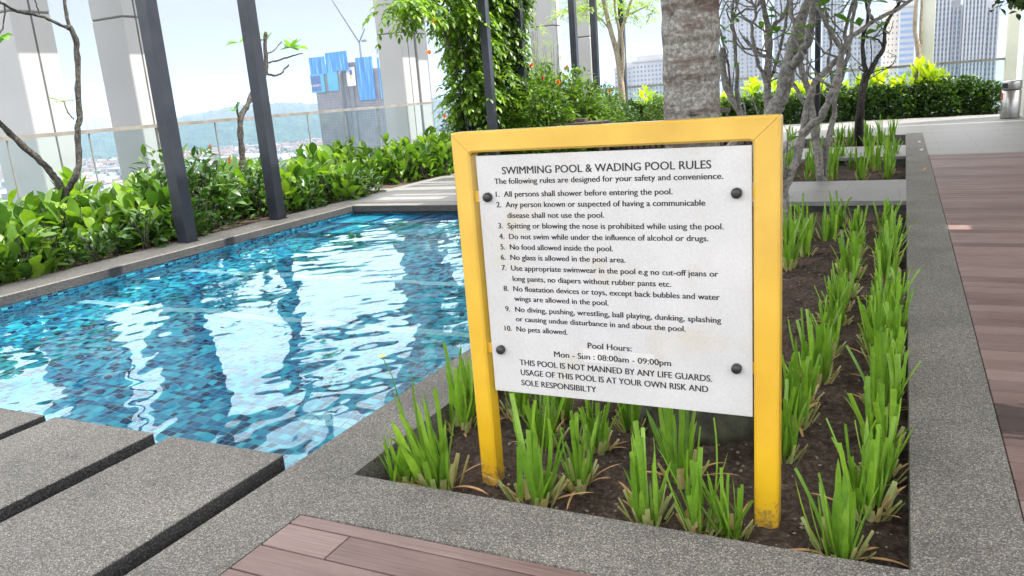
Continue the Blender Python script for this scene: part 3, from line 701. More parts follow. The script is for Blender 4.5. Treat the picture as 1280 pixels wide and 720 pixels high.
ordn = ['first','second','third','fourth','fifth','sixth','seventh','eighth','ninth','tenth','eleventh','twelfth','thirteenth','fourteenth','fifteenth']
rowR = [(-0.137, 2.620, -0.120),(-0.051, 2.950, -0.120),(-0.031, 3.499, -0.120),(-0.035, 3.964, -0.120),(-0.024, 4.544, -0.120),(-0.021, 5.127, -0.120),(-0.035, 5.778, -0.120),(-0.062, 6.449, -0.120),(-0.063, 7.135, -0.120),(-0.054, 7.791, -0.120),(-0.102, 8.610, -0.120),(-0.033, 3.211, -0.120),(-0.026, 4.249, -0.120),(-0.094, 4.892, -0.120),(-0.103, 5.531, -0.120)]
for i, p in enumerate(rowR): put(protoB if i else protoA, p, (f'strappy green clump, {ordn[i]} from the front in the row along the right kerb' if i < 11 else f'smaller strappy green clump filling the row along the right kerb, {ordn[i-11]} from the front'), G1, (1.05 if i < 6 else 1.1) if i < 11 else .85)
rowM = [(-0.407, 3.711, -0.120),(-0.368, 4.256, -0.120),(-0.340, 4.776, -0.120),(-0.340, 5.336, -0.120),(-0.329, 6.028, -0.120),(-0.332, 6.673, -0.120),(-0.327, 7.525, -0.120),(-0.360, 8.347, -0.120),(-0.387, 3.974, -0.120),(-0.354, 4.517, -0.120),(-0.338, 5.683, -0.120)]
for i, p in enumerate(rowM): put(protoB, p, f'strappy green clump, {ordn[i]} from the front in the middle row right of the sign' if i < 8 else f'smaller strappy green clump filling the middle row right of the sign, {ordn[i-8]} from the front', G1, 1.0 if i < 8 else .8)
rowL = [(-0.842, 7.019, -0.120),(-0.754, 7.488, -0.120),(-0.625, 8.170, -0.120),(-0.957, 8.152, -0.120),(-0.825, 8.325, -0.120),(-0.563, 8.867, -0.120)]
for i, p in enumerate(rowL): put(protoC, p, f'strappy green clump by the grey tree foot, {ordn[i]} of the far cluster behind the sign', G1, 1.1)
ordn += ['sixteenth','seventeenth','eighteenth','nineteenth','twentieth']
for i, p in enumerate([(-1.630, 13.298, -0.130),(-1.279, 13.035, -0.130),(-0.918, 12.970, -0.130),(-0.524, 12.900, -0.130),(-0.160, 13.021, -0.130),(-1.675, 14.401, -0.130),(-1.383, 14.331, -0.130),(-1.032, 14.361, -0.130),(-0.688, 14.391, -0.130),(-0.376, 14.089, -0.130),(-0.148, 14.484, -0.130),(-1.343, 15.307, -0.130),(-0.936, 15.190, -0.130),(-0.511, 15.194, -0.130),(-0.122, 15.335, -0.130)]):
    put(protoC, p, f'strappy green clump, {ordn[i]} in the second planter between the two crossings', 'strappy green clumps in the second planter', 1.28)
for i, p in enumerate([(-2.264, 19.427, -0.130),(-1.742, 19.387, -0.130),(-1.225, 18.944, -0.130),(-1.009, 18.844, -0.130),(-0.638, 18.671, -0.130),(-0.171, 19.429, -0.130),(-0.381, 18.934, -0.130),(-0.844, 19.776, -0.130),(-1.456, 20.091, -0.130)]):
    put(protoC, p, f'strappy green clump, {ordn[i]} of those in the farthest planter', 'strappy green clumps in the farthest planter', 1.35)
# yellow flower on its stalk
e = empty('yellow_flower', (-1.860, 2.560, 0.282), 'small yellow flower on a thin stalk leaning over the pool', 'flower'); o0 = np.array((-1.860, 2.560, 0.282))
b = MB(); pth = [np.array((-1.868, 2.620, -0.050)),np.array((-1.850, 2.580, 0.213)),np.array((-1.865, 2.550, 0.402)),np.array((-1.902, 2.550, 0.483))]; b.tube([p-o0 for p in pth], [.003,.0028,.0024,.002], 5); b.build('stalk', M['plumeria'], e)
rg = np.random.default_rng(5); k = 6; th = np.arange(k)*6.283/k; tip = pth[-1]-o0
u = np.stack([np.cos(th),np.sin(th),np.full(k,.5)],1); npbuild('petal', [leaf_batch(np.repeat(tip[None],k,0),u,np.tile([0,0,1.],(k,1)),.022,.014,.5,OVAL,.1)], M['petal_y'], e)

# ---- palm trunk behind the sign
pc = np.array([-.86,3.62]); tp = np.array((-0.782, 3.350, 1.803)); 
e = empty('palm_tree', (pc[0],pc[1],-.13), 'thick grey palm trunk rising behind the rules board', 'palm')
b = MB(); rg = np.random.default_rng(21); V = []; F = []; sides = 40; zs = np.linspace(.0,4.2,90); dx, dy = (tp[0]-pc[0])/(tp[2]+.13), (tp[1]-pc[1])/(tp[2]+.13)
for i, z in enumerate(zs):
    r = .115+.075*math.exp(-z/.25)+.0022*math.sin(z*46+math.sin(z*9))+.001*rg.normal()
    for k in range(sides):
        t = 6.2832*k/sides; rr_ = r*(1+.012*math.sin(3*t+z*2)+.008*rg.normal()); V.append((dx*z+rr_*math.cos(t), dy*z+rr_*math.sin(t), z))
for i in range(len(zs)-1):
    for k in range(sides): F.append((i*sides+k,i*sides+(k+1)%sides,(i+1)*sides+(k+1)%sides,(i+1)*sides+k))
link('trunk', V, F, M['palm'], e, True)
b = MB(); b.lathe([(.29,-.02),(.275,.05),(.235,.13),(.222,.2),(.205,.26),(.19,.31)], sides=36); b.build('root_flare', M['palm_base'], e, True)
# crown of the palm, far above the frame
rg = np.random.default_rng(33); parts = []
for i in range(16):
    a = i*6.2832/16+rg.normal(0,.1); n_l = 44; s = np.linspace(.1,1,n_l); el = rg.uniform(.2,.9); Lf = 2.6
    x = Lf*s*np.cos(el-s*.6); z = Lf*s*np.sin(el)-1.3*s*s; ax = np.array([math.cos(a),math.sin(a),0]); sd = np.array([-math.sin(a),math.cos(a),0])
    for sg_ in (-1,1):
        base = ax*x[:,None]+np.array([0,0,1.])*z[:,None]; u = ax*.5+sd*sg_*.8+np.array([0,0,-.4])+np.zeros((n_l,3)); parts.append(leaf_batch(base,u,np.tile([0,0,1.],(n_l,1)),.5*np.sin(s*2.6+.35),.03,.6,SML,.1))
cr_ = npbuild('crown', parts, M['plumeria'], e); cr_.location = (dx*4.2,dy*4.2,4.2+1.6)
b = MB(); b.tube([(dx*4.15,dy*4.15,4.1),(dx*4.2,dy*4.2,5.0),(dx*4.2,dy*4.2,5.85)],[.14,.12,.07],16); b.build('crownshaft', M['plumeria'], e, True)

# ------------------------------------------------------------------ branching trees (world paths)
def smooth_path(pts, k=4):
    P = [np.array(p,float) for p in pts]
    if len(P) < 3: return P
    o = []
    for i in range(len(P)-1):
        p0, p1, p2, p3 = P[max(i-1,0)], P[i], P[i+1], P[min(i+2,len(P)-1)]
        for j in range(k):
            t = j/k; o.append(.5*((2*p1)+(-p0+p2)*t+(2*p0-5*p1+4*p2-p3)*t*t+(-p0+3*p1-3*p2+p3)*t**3))
    o.append(P[-1]); return o
def tree(name, label, cat, limbs, m, leaves=None, lm=None, group=None, seed=0, leafL=.2, twigs=0, wob=.006):
    """limbs: list of (points, r0, r1); leaves: list of (point, count)"""
    rg = np.random.default_rng(seed); o0 = np.array(limbs[0][0][0],float); e = empty(name, tuple(o0), label, cat, group); b = MB(); tips = []
    for pts, r0, r1 in limbs:
        r0 *= .88; r1 *= .85; P = smooth_path(pts, 5); n = len(P); P = [p+rg.normal(0,wob,3)*(0 if i in (0,) else 1) for i, p in enumerate(P)]
        rad = [r0+(r1-r0)*i/(n-1) for i in range(n)]; rad = [r*(1+.09*rg.normal()) for r in rad]
        b.tube([p-o0 for p in P], rad, 9); tips.append((P[-1], P[-1]-P[-2], r1, P, rad))
    for k in range(twigs):
        T = tips[rg.integers(0,len(limbs))]; P = T[3]; i = rg.integers(len(P)//2,len(P)); p = P[i]; d = rv(rg,1)[0]; d[2] = abs(d[2])*.9+.2; d /= np.linalg.norm(d); L = rg.uniform(.25,.7)
        q = [p, p+d*L*.4+rg.normal(0,.03,3), p+d*L*.75+np.array([0,0,.06])+rg.normal(0,.04,3), p+d*L+np.array([0,0,.16])]
        Q = smooth_path(q,3); b.tube([x-o0 for x in Q], [.012-.005*j/len(Q) for j in range(len(Q))], 6)
        if lm and rg.random() < .45: leaves = (leaves or [])+[(Q[-1], rg.integers(2,5))]
    b.build('trunk', m, e, True)
    if leaves:
        parts = []
        for p, c in leaves:
            th = rg.random(c)*6.283; el = rg.uniform(-.1,.9,c); u = np.stack([np.cos(th)*np.cos(el),np.sin(th)*np.cos(el),np.sin(el)],1)
            nn = np.tile([0,0,1.],(c,1))+rv(rg,c)*.35
            parts.append(leaf_batch(np.repeat(np.array(p)[None]-o0,c,0),u,nn,leafL*rg.uniform(.7,1.15,c),leafL*.36*rg.uniform(.8,1.1,c),rg.uniform(.1,.7,c),OVAL,.12))
        npbuild('crown', parts, lm, e)
    return e
GF = 'grey stemmed trees in the planters'
tree('frangipani_tree','grey forked tree rooted in the near planter just behind the right sign post','tree',[
 ([(-1.046, 8.632, -0.130),(-1.101, 8.800, 0.081),(-1.071, 8.800, 0.396),(-0.984, 8.800, 0.586),(-0.924, 8.800, 0.888)],.062,.048),
 ([(-0.924, 8.800, 0.864),(-0.888, 8.800, 1.129),(-0.817, 8.900, 1.392),(-0.667, 9.000, 1.537),(-0.601, 9.000, 1.610)],.044,.032),
 ([(-0.932, 8.800, 0.872),(-0.748, 8.700, 1.038),(-0.632, 8.600, 1.269),(-0.572, 8.600, 1.493),(-0.547, 8.600, 1.685)],.046,.034),
 ([(-0.547, 8.600, 1.670),(-0.471, 8.600, 1.789),(-0.282, 8.700, 1.913),(-0.080, 8.800, 2.005),(0.107, 8.900, 2.127)],.032,.016),
 ([(-0.547, 8.600, 1.670),(-0.636, 8.500, 1.824),(-0.745, 8.400, 2.049),(-0.833, 8.400, 2.252)],.026,.018),
 ([(-0.600, 9.000, 1.603),(-0.512, 9.100, 1.753),(-0.494, 9.200, 2.004),(-0.440, 9.200, 2.229)],.026,.017),
 ([(-0.282, 8.700, 1.913),(-0.324, 8.600, 2.028),(-0.301, 8.600, 2.182)],.018,.014),
 ([(-1.086, 8.800, 0.269),(-1.123, 8.700, 0.577),(-1.156, 8.700, 0.784)],.03,.02)], M['bark_grey'], [((-0.739, 8.400, 2.077),4),((-0.396, 8.600, 1.869),3),((-0.252, 8.700, 1.822),3),((-0.502, 8.600, 1.917),2),((-0.325, 8.600, 2.071),4)], M['plumeria'], GF, 1, .2, 20)
tree('frangipani_tree','thickest pale grey tree trunk, forking above the right corner of the sign','tree',[
 ([(-1.82,9.45,-.13),(-1.350, 9.500, 0.990),(-1.239, 9.500, 1.204),(-1.172, 9.500, 1.416),(-1.131, 9.500, 1.609)],.105,.095),
 ([(-1.139, 9.500, 1.584),(-1.100, 9.500, 1.817),(-1.063, 9.600, 1.992),(-0.993, 9.700, 2.182),(-0.956, 9.800, 2.417)],.082,.058),
 ([(-1.108, 9.450, 1.582),(-1.005, 9.400, 1.673),(-0.932, 9.300, 1.813),(-0.885, 9.200, 2.006),(-0.841, 9.100, 2.308)],.062,.046),
 ([(-1.063, 9.600, 1.992),(-1.130, 9.600, 2.091),(-1.178, 9.700, 2.370)],.03,.022)], M['bark_grey'], [((-1.121, 9.200, 1.698),1),((-1.006, 9.200, 2.257),4)], M['plumeria'], GF, 2, .2, 12)
tree('frangipani_tree','straight grey trunk with thin side stems left of the thickest forked trunk','tree',[
 ([(-2.0+.1,12.0,-.15),(-1.738, 12.000, 0.903),(-1.738, 12.000, 1.226),(-1.717, 12.000, 1.705),(-1.707, 12.000, 2.037)],.075,.055),
 ([(-1.707, 12.000, 2.016),(-1.750, 12.000, 2.212),(-1.815, 12.000, 2.514),(-1.857, 12.000, 2.708)],.05,.036),
 ([(-1.707, 12.000, 2.016),(-1.657, 12.100, 2.164),(-1.585, 12.200, 2.214),(-1.503, 12.300, 2.424),(-1.451, 12.300, 2.630)],.036,.022),
 ([(-1.728, 12.000, 1.357),(-1.677, 12.100, 1.516),(-1.615, 12.200, 1.741),(-1.544, 12.300, 2.128),(-1.504, 12.400, 2.462)],.036,.02),
 ([(-1.739, 12.000, 1.358),(-1.800, 11.900, 1.550),(-1.870, 11.800, 1.760),(-1.912, 11.800, 2.125),(-1.859, 11.800, 2.309),(-1.932, 11.800, 2.494)],.034,.018),
 ([(-1.718, 12.000, 1.781),(-1.864, 11.900, 1.857),(-2.021, 11.800, 1.870),(-2.129, 11.800, 2.041),(-2.215, 11.800, 2.209)],.018,.01)], M['bark_grey'], [((-2.292, 11.800, 2.132),4),((-2.084, 11.800, 2.280),3),((-1.633, 12.000, 2.242),4)], M['plumeria'], GF, 3, .2, 20)
tree('frangipani_tree','grey tree leaning left out of the planter right beside the palm trunk','tree',[
 ([(-2.9,13.0,-.05),(-2.172, 13.000, 0.697),(-2.269, 13.000, 0.899),(-2.438, 13.000, 1.216),(-2.534, 13.000, 1.479),(-2.553, 13.000, 1.937)],.09,.05),
 ([(-2.293, 13.000, 0.950),(-2.357, 13.100, 1.293),(-2.355, 13.100, 1.645),(-2.406, 13.200, 2.071),(-2.440, 13.200, 2.396),(-2.419, 13.300, 2.766)],.042,.026),
 ([(-2.402, 13.000, 1.152),(-2.513, 13.100, 1.791),(-2.602, 13.200, 2.126),(-2.673, 13.200, 2.433),(-2.558, 13.200, 2.751)],.022,.014),
 ([(-2.406, 13.200, 2.071),(-2.237, 13.200, 1.840),(-1.961, 13.200, 1.744),(-1.723, 13.200, 1.581)],.016,.01),
 ([(-2.440, 13.200, 2.349),(-2.241, 13.100, 2.475),(-2.047, 13.000, 2.471),(-1.908, 13.000, 2.638)],.022,.012)], M['bark_grey'], [((-2.308, 13.000, 2.291),3),((-2.513, 13.000, 2.218),2),((-2.582, 13.000, 2.507),3)], M['plumeria'], GF, 4, .22, 18)
tree('frangipani_tree','two stemmed grey tree rooted in the second planter among strappy clumps','tree',[
 ([(-1.003, 12.235, -0.150),(-1.008, 12.000, 0.041),(-1.068, 12.000, 0.491),(-1.126, 12.000, 0.912),(-1.194, 12.000, 1.243),(-1.303, 12.000, 1.648),(-1.265, 12.000, 2.015),(-1.190, 12.000, 2.524)],.075,.03),
 ([(-1.022, 12.586, -0.150),(-0.949, 12.100, 0.432),(-0.869, 12.200, 0.798),(-0.845, 12.200, 1.169),(-0.708, 12.300, 1.652),(-0.756, 12.300, 1.974),(-0.647, 12.300, 2.430)],.055,.025),
 ([(-1.104, 12.000, 0.823),(-1.287, 11.900, 1.166),(-1.362, 11.900, 1.343)],.035,.025),
 ([(-0.845, 12.200, 1.169),(-0.946, 12.200, 1.565),(-0.931, 12.200, 1.883),(-1.023, 12.200, 2.415)],.028,.018)], M['bark_grey'], [((-0.659, 12.200, 2.322),4),((-0.916, 12.200, 2.133),3)], M['plumeria'], GF, 5, .22, 18)
tree('frangipani_tree','dark slender forked tree standing alone in the farthest planter','tree',[
 ([(-0.831, 18.794, -0.150),(-0.765, 17.600, 0.587),(-0.695, 17.600, 1.218),(-0.642, 17.600, 1.351)],.105,.08),
 ([(-0.641, 17.600, 1.320),(-0.735, 17.600, 1.617),(-0.748, 17.600, 2.070),(-0.672, 17.600, 2.405),(-0.756, 17.600, 2.884)],.055,.03),
 ([(-0.641, 17.600, 1.320),(-0.495, 17.700, 1.612),(-0.377, 17.800, 1.845),(-0.376, 17.900, 2.208),(-0.205, 18.000, 2.538),(-0.060, 18.000, 2.772)],.06,.028),
 ([(-0.390, 17.800, 1.816),(-0.478, 17.700, 1.972),(-0.676, 17.600, 2.048),(-0.763, 17.600, 2.087)],.02,.016)], M['bark_dark'], [((-0.752, 17.600, 2.737),4)], M['plumeria'], GF, 6, .25, 16)
tree('slender_tree','pale tan twin stem in front of the slim cream column','tree',[
 ([(0.398, 26.150, -0.127),(0.309, 26.150, 1.025),(0.338, 26.150, 1.793),(0.230, 26.150, 2.455),(0.248, 26.150, 3.499)],.10,.06),
 ([(0.342, 26.150, 1.222),(0.396, 26.200, 1.876),(0.369, 26.200, 2.529),(0.388, 26.200, 3.486)],.06,.04)], M['bark_tan'], None, None, None, 7)
# trees of the left bed
tree('frangipani_tree','dark forked leafless tree in the left bed in front of the white columns','tree',[
 ([(-9.400, 6.432, 0.282),(-9.400, 6.473, 0.509),(-9.400, 6.505, 0.746)],.075,.07),
 ([(-9.400, 6.490, 0.728),(-9.450, 6.439, 0.916),(-9.500, 6.374, 1.083),(-9.550, 6.214, 1.314),(-9.600, 6.078, 1.527),(-9.600, 5.902, 1.751)],.052,.04),
 ([(-9.400, 6.511, 0.725),(-9.350, 6.664, 0.925),(-9.350, 6.753, 1.147),(-9.350, 6.809, 1.491),(-9.350, 6.863, 1.606),(-9.350, 6.947, 2.075),(-9.350, 7.029, 2.512),(-9.350, 6.977, 2.739)],.046,.038),
 ([(-9.350, 6.971, 2.711),(-9.350, 6.979, 2.938),(-9.350, 7.011, 3.174)],.028,.022),
 ([(-9.350, 6.977, 2.692),(-9.400, 6.895, 2.741),(-9.450, 6.692, 2.845),(-9.500, 6.490, 2.872),(-9.500, 6.315, 2.952),(-9.500, 6.169, 3.048)],.024,.016),
 ([(-9.450, 6.690, 2.840),(-9.450, 6.675, 2.950),(-9.450, 6.663, 3.077)],.010,.008),
 ([(-9.350, 6.784, 1.601),(-9.300, 6.692, 1.692),(-9.300, 6.665, 1.809)],.010,.006),
 ([(-9.500, 6.315, 2.952),(-9.500, 6.246, 2.735),(-9.500, 6.129, 2.552)],.012,.01)], M['bark_dark'], [((-9.300, 6.665, 1.809),3),((-9.500, 6.186, 2.598),3),((-9.500, 6.089, 2.462),3)], M['plumeria'], None, 8, .22, 0, .004)
tree('frangipani_tree','small crooked tree with a single leafy branch between the two nearest charcoal posts','tree',[
 ([(-9.600, 9.761, 0.593),(-9.600, 9.797, 0.847),(-9.600, 9.875, 1.415),(-9.600, 10.095, 1.645),(-9.600, 10.237, 1.831),(-9.600, 10.613, 2.157),(-9.600, 10.688, 2.595),(-9.600, 10.751, 2.801)],.062,.034),
 ([(-9.600, 10.627, 2.131),(-9.550, 10.757, 2.093),(-9.500, 10.887, 2.134),(-9.500, 11.095, 2.264)],.022,.016),
 ([(-9.600, 10.622, 2.286),(-9.550, 10.828, 2.334),(-9.500, 11.143, 2.397),(-9.500, 11.512, 2.467)],.018,.011),
 ([(-9.600, 10.655, 2.441),(-9.600, 10.904, 2.521),(-9.600, 11.110, 2.656)],.014,.01),
 ([(-9.600, 9.879, 1.390),(-9.600, 9.841, 1.543),(-9.600, 9.873, 1.692)],.024,.018)], M['bark_dark'], [((-9.500, 11.215, 2.543),9),((-9.500, 11.387, 2.572),5),((-9.600, 10.762, 2.674),3),((-9.600, 9.775, 1.559),3),((-9.600, 10.106, 2.609),3)], M['plumeria'], None, 9, .30, 0, .004)

# ------------------------------------------------------------------ shrubs
def shrub_mesh(seed, n, rx, rz, L, wr, m, prof=OBOV, up=.9, stems=6, low=.0, base_m=None):
    """leafy shrub with leaves spread through a dome"""
    rg = np.random.default_rng(seed); d = rv(rg,n); d[:,2] = np.abs(d[:,2]); r = rg.uniform(.45,1,n)**.6
    pos = np.stack([d[:,0]*rx*r, d[:,1]*rx*r, low*rz+d[:,2]*rz*r*(1-low)],1)
    outw = np.stack([d[:,0],d[:,1],np.zeros(n)],1); u = outw*rg.uniform(.3,1,(n,1))+np.array([0,0,1])*up*rg.uniform(.1,1.2,(n,1))+rv(rg,n)*.4
    nn = np.array([0,0,1.])-outw*.5+rv(rg,n)*.35
    Ls = L*rg.uniform(.6,1.15,n)
    lv = npbuild('leafy_shrub', [leaf_batch(pos-u/np.linalg.norm(u,axis=1,keepdims=True)*Ls[:,None]*.4,u,nn,Ls,Ls*wr*rg.uniform(.8,1.15,n),rg.uniform(.0,.8,n),prof,.14)], m)
    b = MB()
    for k in range(stems):
        a = rg.random()*6.283; q = rg.uniform(.3,.8); b.tube([(rg.normal(0,.03),rg.normal(0,.03),-.04),(rx*q*.4*math.cos(a),rx*q*.4*math.sin(a),rz*.4),(rx*q*math.cos(a),rx*q*math.sin(a),rz*.8)],[.009,.007,.004],5)
    b.build('stem', M['bark_dark'], lv)
    C.objects.unlink(lv)
    for ch in lv.children: C.objects.unlink(ch)
    return lv
big = [shrub_mesh(400+i, 64, .36, .66, .34, .48, M['broad'], up=1.0) for i in range(5)]
bigd = [shrub_mesh(420+i, 95, .34, .56, .19, .42, M['broad_dark'], up=.7) for i in range(3)]
tall = [shrub_mesh(440+i, 120, .42, .86, .25, .50, M['broad'], OVAL, up=1.6) for i in range(4)]
darkt = [shrub_mesh(460+i, 330, .42, .92, .14, .40, M['broad_dark'], OVAL, up=.5) for i in range(3)]
sml = [shrub_mesh(480+i, 1500, .58, 1.0, .13, .58, M['small'], OVAL, up=.5, low=.02) for i in range(4)]
limes = [shrub_mesh(500+i, 60, .34, 1.3, .26, .5, M['lime'], OVAL, up=1.5, low=.55) for i in range(3)]
mids = [shrub_mesh(520+i, 2600, .85, 1.75, .14, .42, M['mid'], OVAL, up=.4, low=.02) for i in range(4)]
midd = [shrub_mesh(540+i, 2400, .8, 1.35, .13, .42, M['small'], OVAL, up=.3, low=.02) for i in range(2)]
def plant(proto, x, y, z, label, group, sc=1.0, cat='shrub'):
    s = sc*rnd.uniform(.88,1.14); o = dup(rnd.choice(proto), (x,y,z), rnd.uniform(0,6.28), (s,s,s*rnd.uniform(.92,1.1))); tag(o, label, cat, group); return o
gl_ = 'broad leaved shrubs massed in the bed left of the pool'
for row, (dx_, n_, k0) in enumerate(((-8.42,21,4.1),(-8.92,21,4.3),(-9.38,19,4.6),(-9.9,13,5.6))):
    for i in range(n_):
        y = k0+i*.385+rnd.uniform(-.1,.1); x = dx_+rnd.uniform(-.1,.1)
        if y > 11.6: continue
        if abs(x+8.02) < .3 and min(abs(y-7.04),abs(y-8.72)) < .3: continue
        if 7.45 < y < 9.25 and row < 3 and not (row == 0 and y < 7.9): continue
        dark = (row == 0 and rnd.random() < .5) or rnd.random() < .25
        plant(bigd if dark else big, x, y, -.03, 'glossy dark green shrub low along the front of the bed left of the pool' if dark else 'yellow green broad leaved shrub in the sunlit bed left of the pool', 'dark shrubs in the bed left of the pool' if dark else gl_, (.82 if row == 0 else 1.0)*(1 if not dark else .95))
for i, (x, y, s) in enumerate(((-8.7,8.0,1.1),(-9.15,8.55,1.45),(-8.75,9.15,1.0),(-9.1,7.75,1.25))):
    plant(darkt, x, y, -.03, ['bushy dark green plant just right of the nearest charcoal post','tallest dark green bushy plant, with a red bract, between the two nearest posts','dark green bushy plant right of the second charcoal post','dark green bushy plant behind the nearest charcoal post'][i], 'dark bushy plants between the posts', s)
for px_ in ((-9.150, 8.725, 1.045), (-9.000, 8.908, 0.821)):
    rg = np.random.default_rng(int(abs(px_[1])*100)); k = 14; b_ = np.array(px_)
    o = npbuild('red_bract', [leaf_batch(np.tile(np.array([[0,0,0.]]),(k,1))+np.stack([np.zeros(k),np.zeros(k),np.linspace(-.03,.05,k)],1),rv(rg,k)*.6+np.array([0,0,1.]),rv(rg,k),.035,.02,.3,OVAL,.2)], M['petal_r'], None, tuple(b_))
    tag(o, 'red flower spike among dark leaves, '+('upper one by the crooked tree' if px_[2] > .85 else 'lower one right of the nearest post'), 'flower', 'red flower spikes')
gt = 'upright broad leaved plants of the hedge beyond the pool'
hf = [(-9.35,12.25),(-9.0,12.65),(-8.72,13.05),(-8.45,13.5),(-8.3,14.0),(-8.25,14.5)]
for i, (x, y) in enumerate(hf):
    plant(tall, x-.15, y+.15, -.03, 'upright yellow green broad leaved plant in the hedge beyond the far end of the pool', gt, .88)
    plant(tall, x-.6, y+.5, -.03, 'upright yellow green broad leaved plant in the hedge beyond the far end of the pool', gt, .98)
    plant(tall if i % 2 else bigd, x-1.1, y+.75, -.03, 'upright yellow green broad leaved plant in the hedge beyond the far end of the pool' if i % 2 else 'dark shrub tucked into the hedge beyond the far end of the pool', gt if i % 2 else 'dark shrubs in the hedge beyond the pool', 1.0)
for i in range(14):
    plant(big, rnd.uniform(-11.5,-10.0), 7+i*.5, -.03, 'yellow green broad leaved shrub at the back of the left bed near the railing', 'shrubs at the back of the left bed', 1.05)
gh = 'dark small leaved shrubs of the far hedge'
x = -7.9
while x < 2.2:
    plant(sml, x, 25.62+rnd.uniform(-.1,.1), -.03, 'dark green small leaved shrub clipped into the long hedge at the far end', gh, 1.0 if x < 1 else 1.12); x += .56
for i, x in enumerate((-7.6,-6.9,-6.1,-5.0,-4.2,-3.6,-2.9,-2.3,-1.6,-1.1,-.6,-.1,.45,.7,.95)):
    plant(limes, x, 26.0, -.03, 'lime yellow broad leaved plant poking up behind the dark far hedge', 'lime plants behind the far hedge', rnd.uniform(.98,1.08))
# flowering shrubs in the middle distance
fsh = [(-8.0,17.2,1.0,0,'bright flowering shrub at the foot of the vine'),(-7.6,18.0,1.05,0,'flowering shrub with orange heads left of the pale column'),(-8.3,18.9,1.15,0,'tall flowering shrub behind the orange headed one'),
 (-7.6,19.4,.95,0,'shrub with a red flower left of the middle charcoal post'),(-7.9,20.3,.95,0,'yellowish shrub around the foot of the middle charcoal post'),(-7.5,21.8,.85,0,'rounded shrub beside the slender airy tree'),
 (-8.9,16.3,1.1,1,'dark shrub under the vine right of the pool end'),(-7.2,17.4,.8,1,'dark leafy shrub behind the left top corner of the sign'),(-6.9,18.6,.8,1,'dark leafy shrub left of the timber table'),(-6.7,20.6,.7,1,'dark leafy shrub behind the timber table'),(-6.2,22.6,.75,0,'light leafy shrub left of the palm trunk'),(-5.2,23.2,.7,0,'light leafy shrub behind the palm trunk')]
fsh += [(-7.1,16.6,.95,0,'full rounded shrub directly above the left top corner of the sign'),(-7.0,18.0,1.0,0,'full rounded shrub under the orange flower heads'),(-6.9,19.6,.9,0,'full rounded shrub right of the middle charcoal post')]
for x, y, s, d, lab in fsh: plant(midd if d else mids, x, y, -.02, lab, 'shrubs behind the sign', s)
# ---- pinnate sprays (vine, airy tree)
def sprays(rg, bases, dirs, L, nl, leafL, leafW, droop, m):
    parts = []
    k = len(bases); dirs = dirs/np.linalg.norm(dirs,axis=1,keepdims=True)
    side = np.cross(dirs,[0,0,1.]); side /= (np.linalg.norm(side,axis=1,keepdims=True)+1e-6)
    for j in range(nl):
        s = (j+.6)/nl; p = bases+dirs*(L*s)[:,None]; p[:,2] -= droop*L*s*s
        dd = dirs.copy(); dd[:,2] -= 2*droop*s
        for sg_ in (-1,1):
            u = dd*.55+side*sg_*.85+rv(rg,k)*.2; parts.append(leaf_batch(p,u,np.tile([0,0,1.],(k,1))+rv(rg,k)*.3,leafL*(1-.35*abs(s-.5))*np.ones(k),leafW,.4,SML,.15))
    p = bases+dirs*L[:,None]; p[:,2] -= droop*L; parts.append(leaf_batch(p,dd+rv(rg,k)*.2,np.tile([0,0,1.],(k,1)),leafL*np.ones(k),leafW,.4,SML,.15))
    return parts
def vine(name, label, cat, blobs, m, stems, n_per, seed, L=.38, leafL=.155, leafW=.066, group=None):
    rg = np.random.default_rng(seed); o0 = np.array(stems[0][0]); e = empty(name, tuple(o0), label, cat, group); parts = []
    for (c, r, dens) in blobs:
        k = int(n_per*dens); d = rv(rg,k); p = np.array(c)+d*np.array(r)*(rg.random(k)[:,None]**.45); dirs = d*np.array([1,1,.5])+rv(rg,k)*.5+np.array([0,0,.15])
        parts += sprays(rg, p-o0, dirs, L*rg.uniform(.6,1.2,k), 5, leafL, leafW, .55, m)
    npbuild('foliage', parts, m, e); b = MB()
    for pts in stems: P = smooth_path(pts,4); b.tube([p-o0 for p in P],[.03-.015*i/len(P) for i in range(len(P))],6)
    b.build('stem', M['bark_dark'], e, True); return e
vX = -8.75
vb = [((-8.750, 17.080, 0.890),(.6,.7,.45),1),((-8.750, 16.188, 1.478),(.5,.6,.5),1),((-8.750, 17.180, 2.136),(.42,.6,.6),1.0),((-8.750, 16.425, 2.764),(.48,.6,.5),.8),((-8.750, 15.952, 3.186),(.45,.6,.3),.6),((-8.750, 17.118, 3.364),(.45,.5,.5),.8),((-8.750, 16.008, 2.124),(.3,.4,.5),.5),((-8.750, 18.261, 1.343),(.4,.5,.4),.8),
      ((-8.750, 13.523, 3.274),(.35,.5,.15),.25),((-8.750, 14.506, 3.409),(.3,.4,.22),.3),((-8.750, 16.672, 4.104),(.8,.8,.5),.8),((-8.750, 15.067, 3.882),(.6,.6,.4),.45)]
vn = vine('climbing_vine','tall bright green flowering vine covering a post beyond the pool','vine',vb,M['vine'],[[(-8.6,15.9,0),(-8.5,15.8,1.2),(-8.6,15.7,2.4),(-8.7,15.4,3.6)],[(-8.6,15.8,0),(-8.7,15.6,1.5),(-8.75,15.2,2.9),(-8.8,14.2,3.2)],[(-8.6,16,0),(-8.7,15.9,1.6),(-8.5,16.1,3.9)]],190,61)
def flower_at(name, p, parent, m, r=.06, seed=1):
    rg = np.random.default_rng(seed); k = 16; o = npbuild(name, [leaf_batch(np.zeros((k,3)),rv(rg,k)+np.array([.3,-.6,.2]),rv(rg,k),r*rg.uniform(.7,1.1,k),r*.6,.5,OVAL,.2)], m, parent)
    o.location = Vector(p)-(parent.location if parent else Vector((0,0,0))); return o
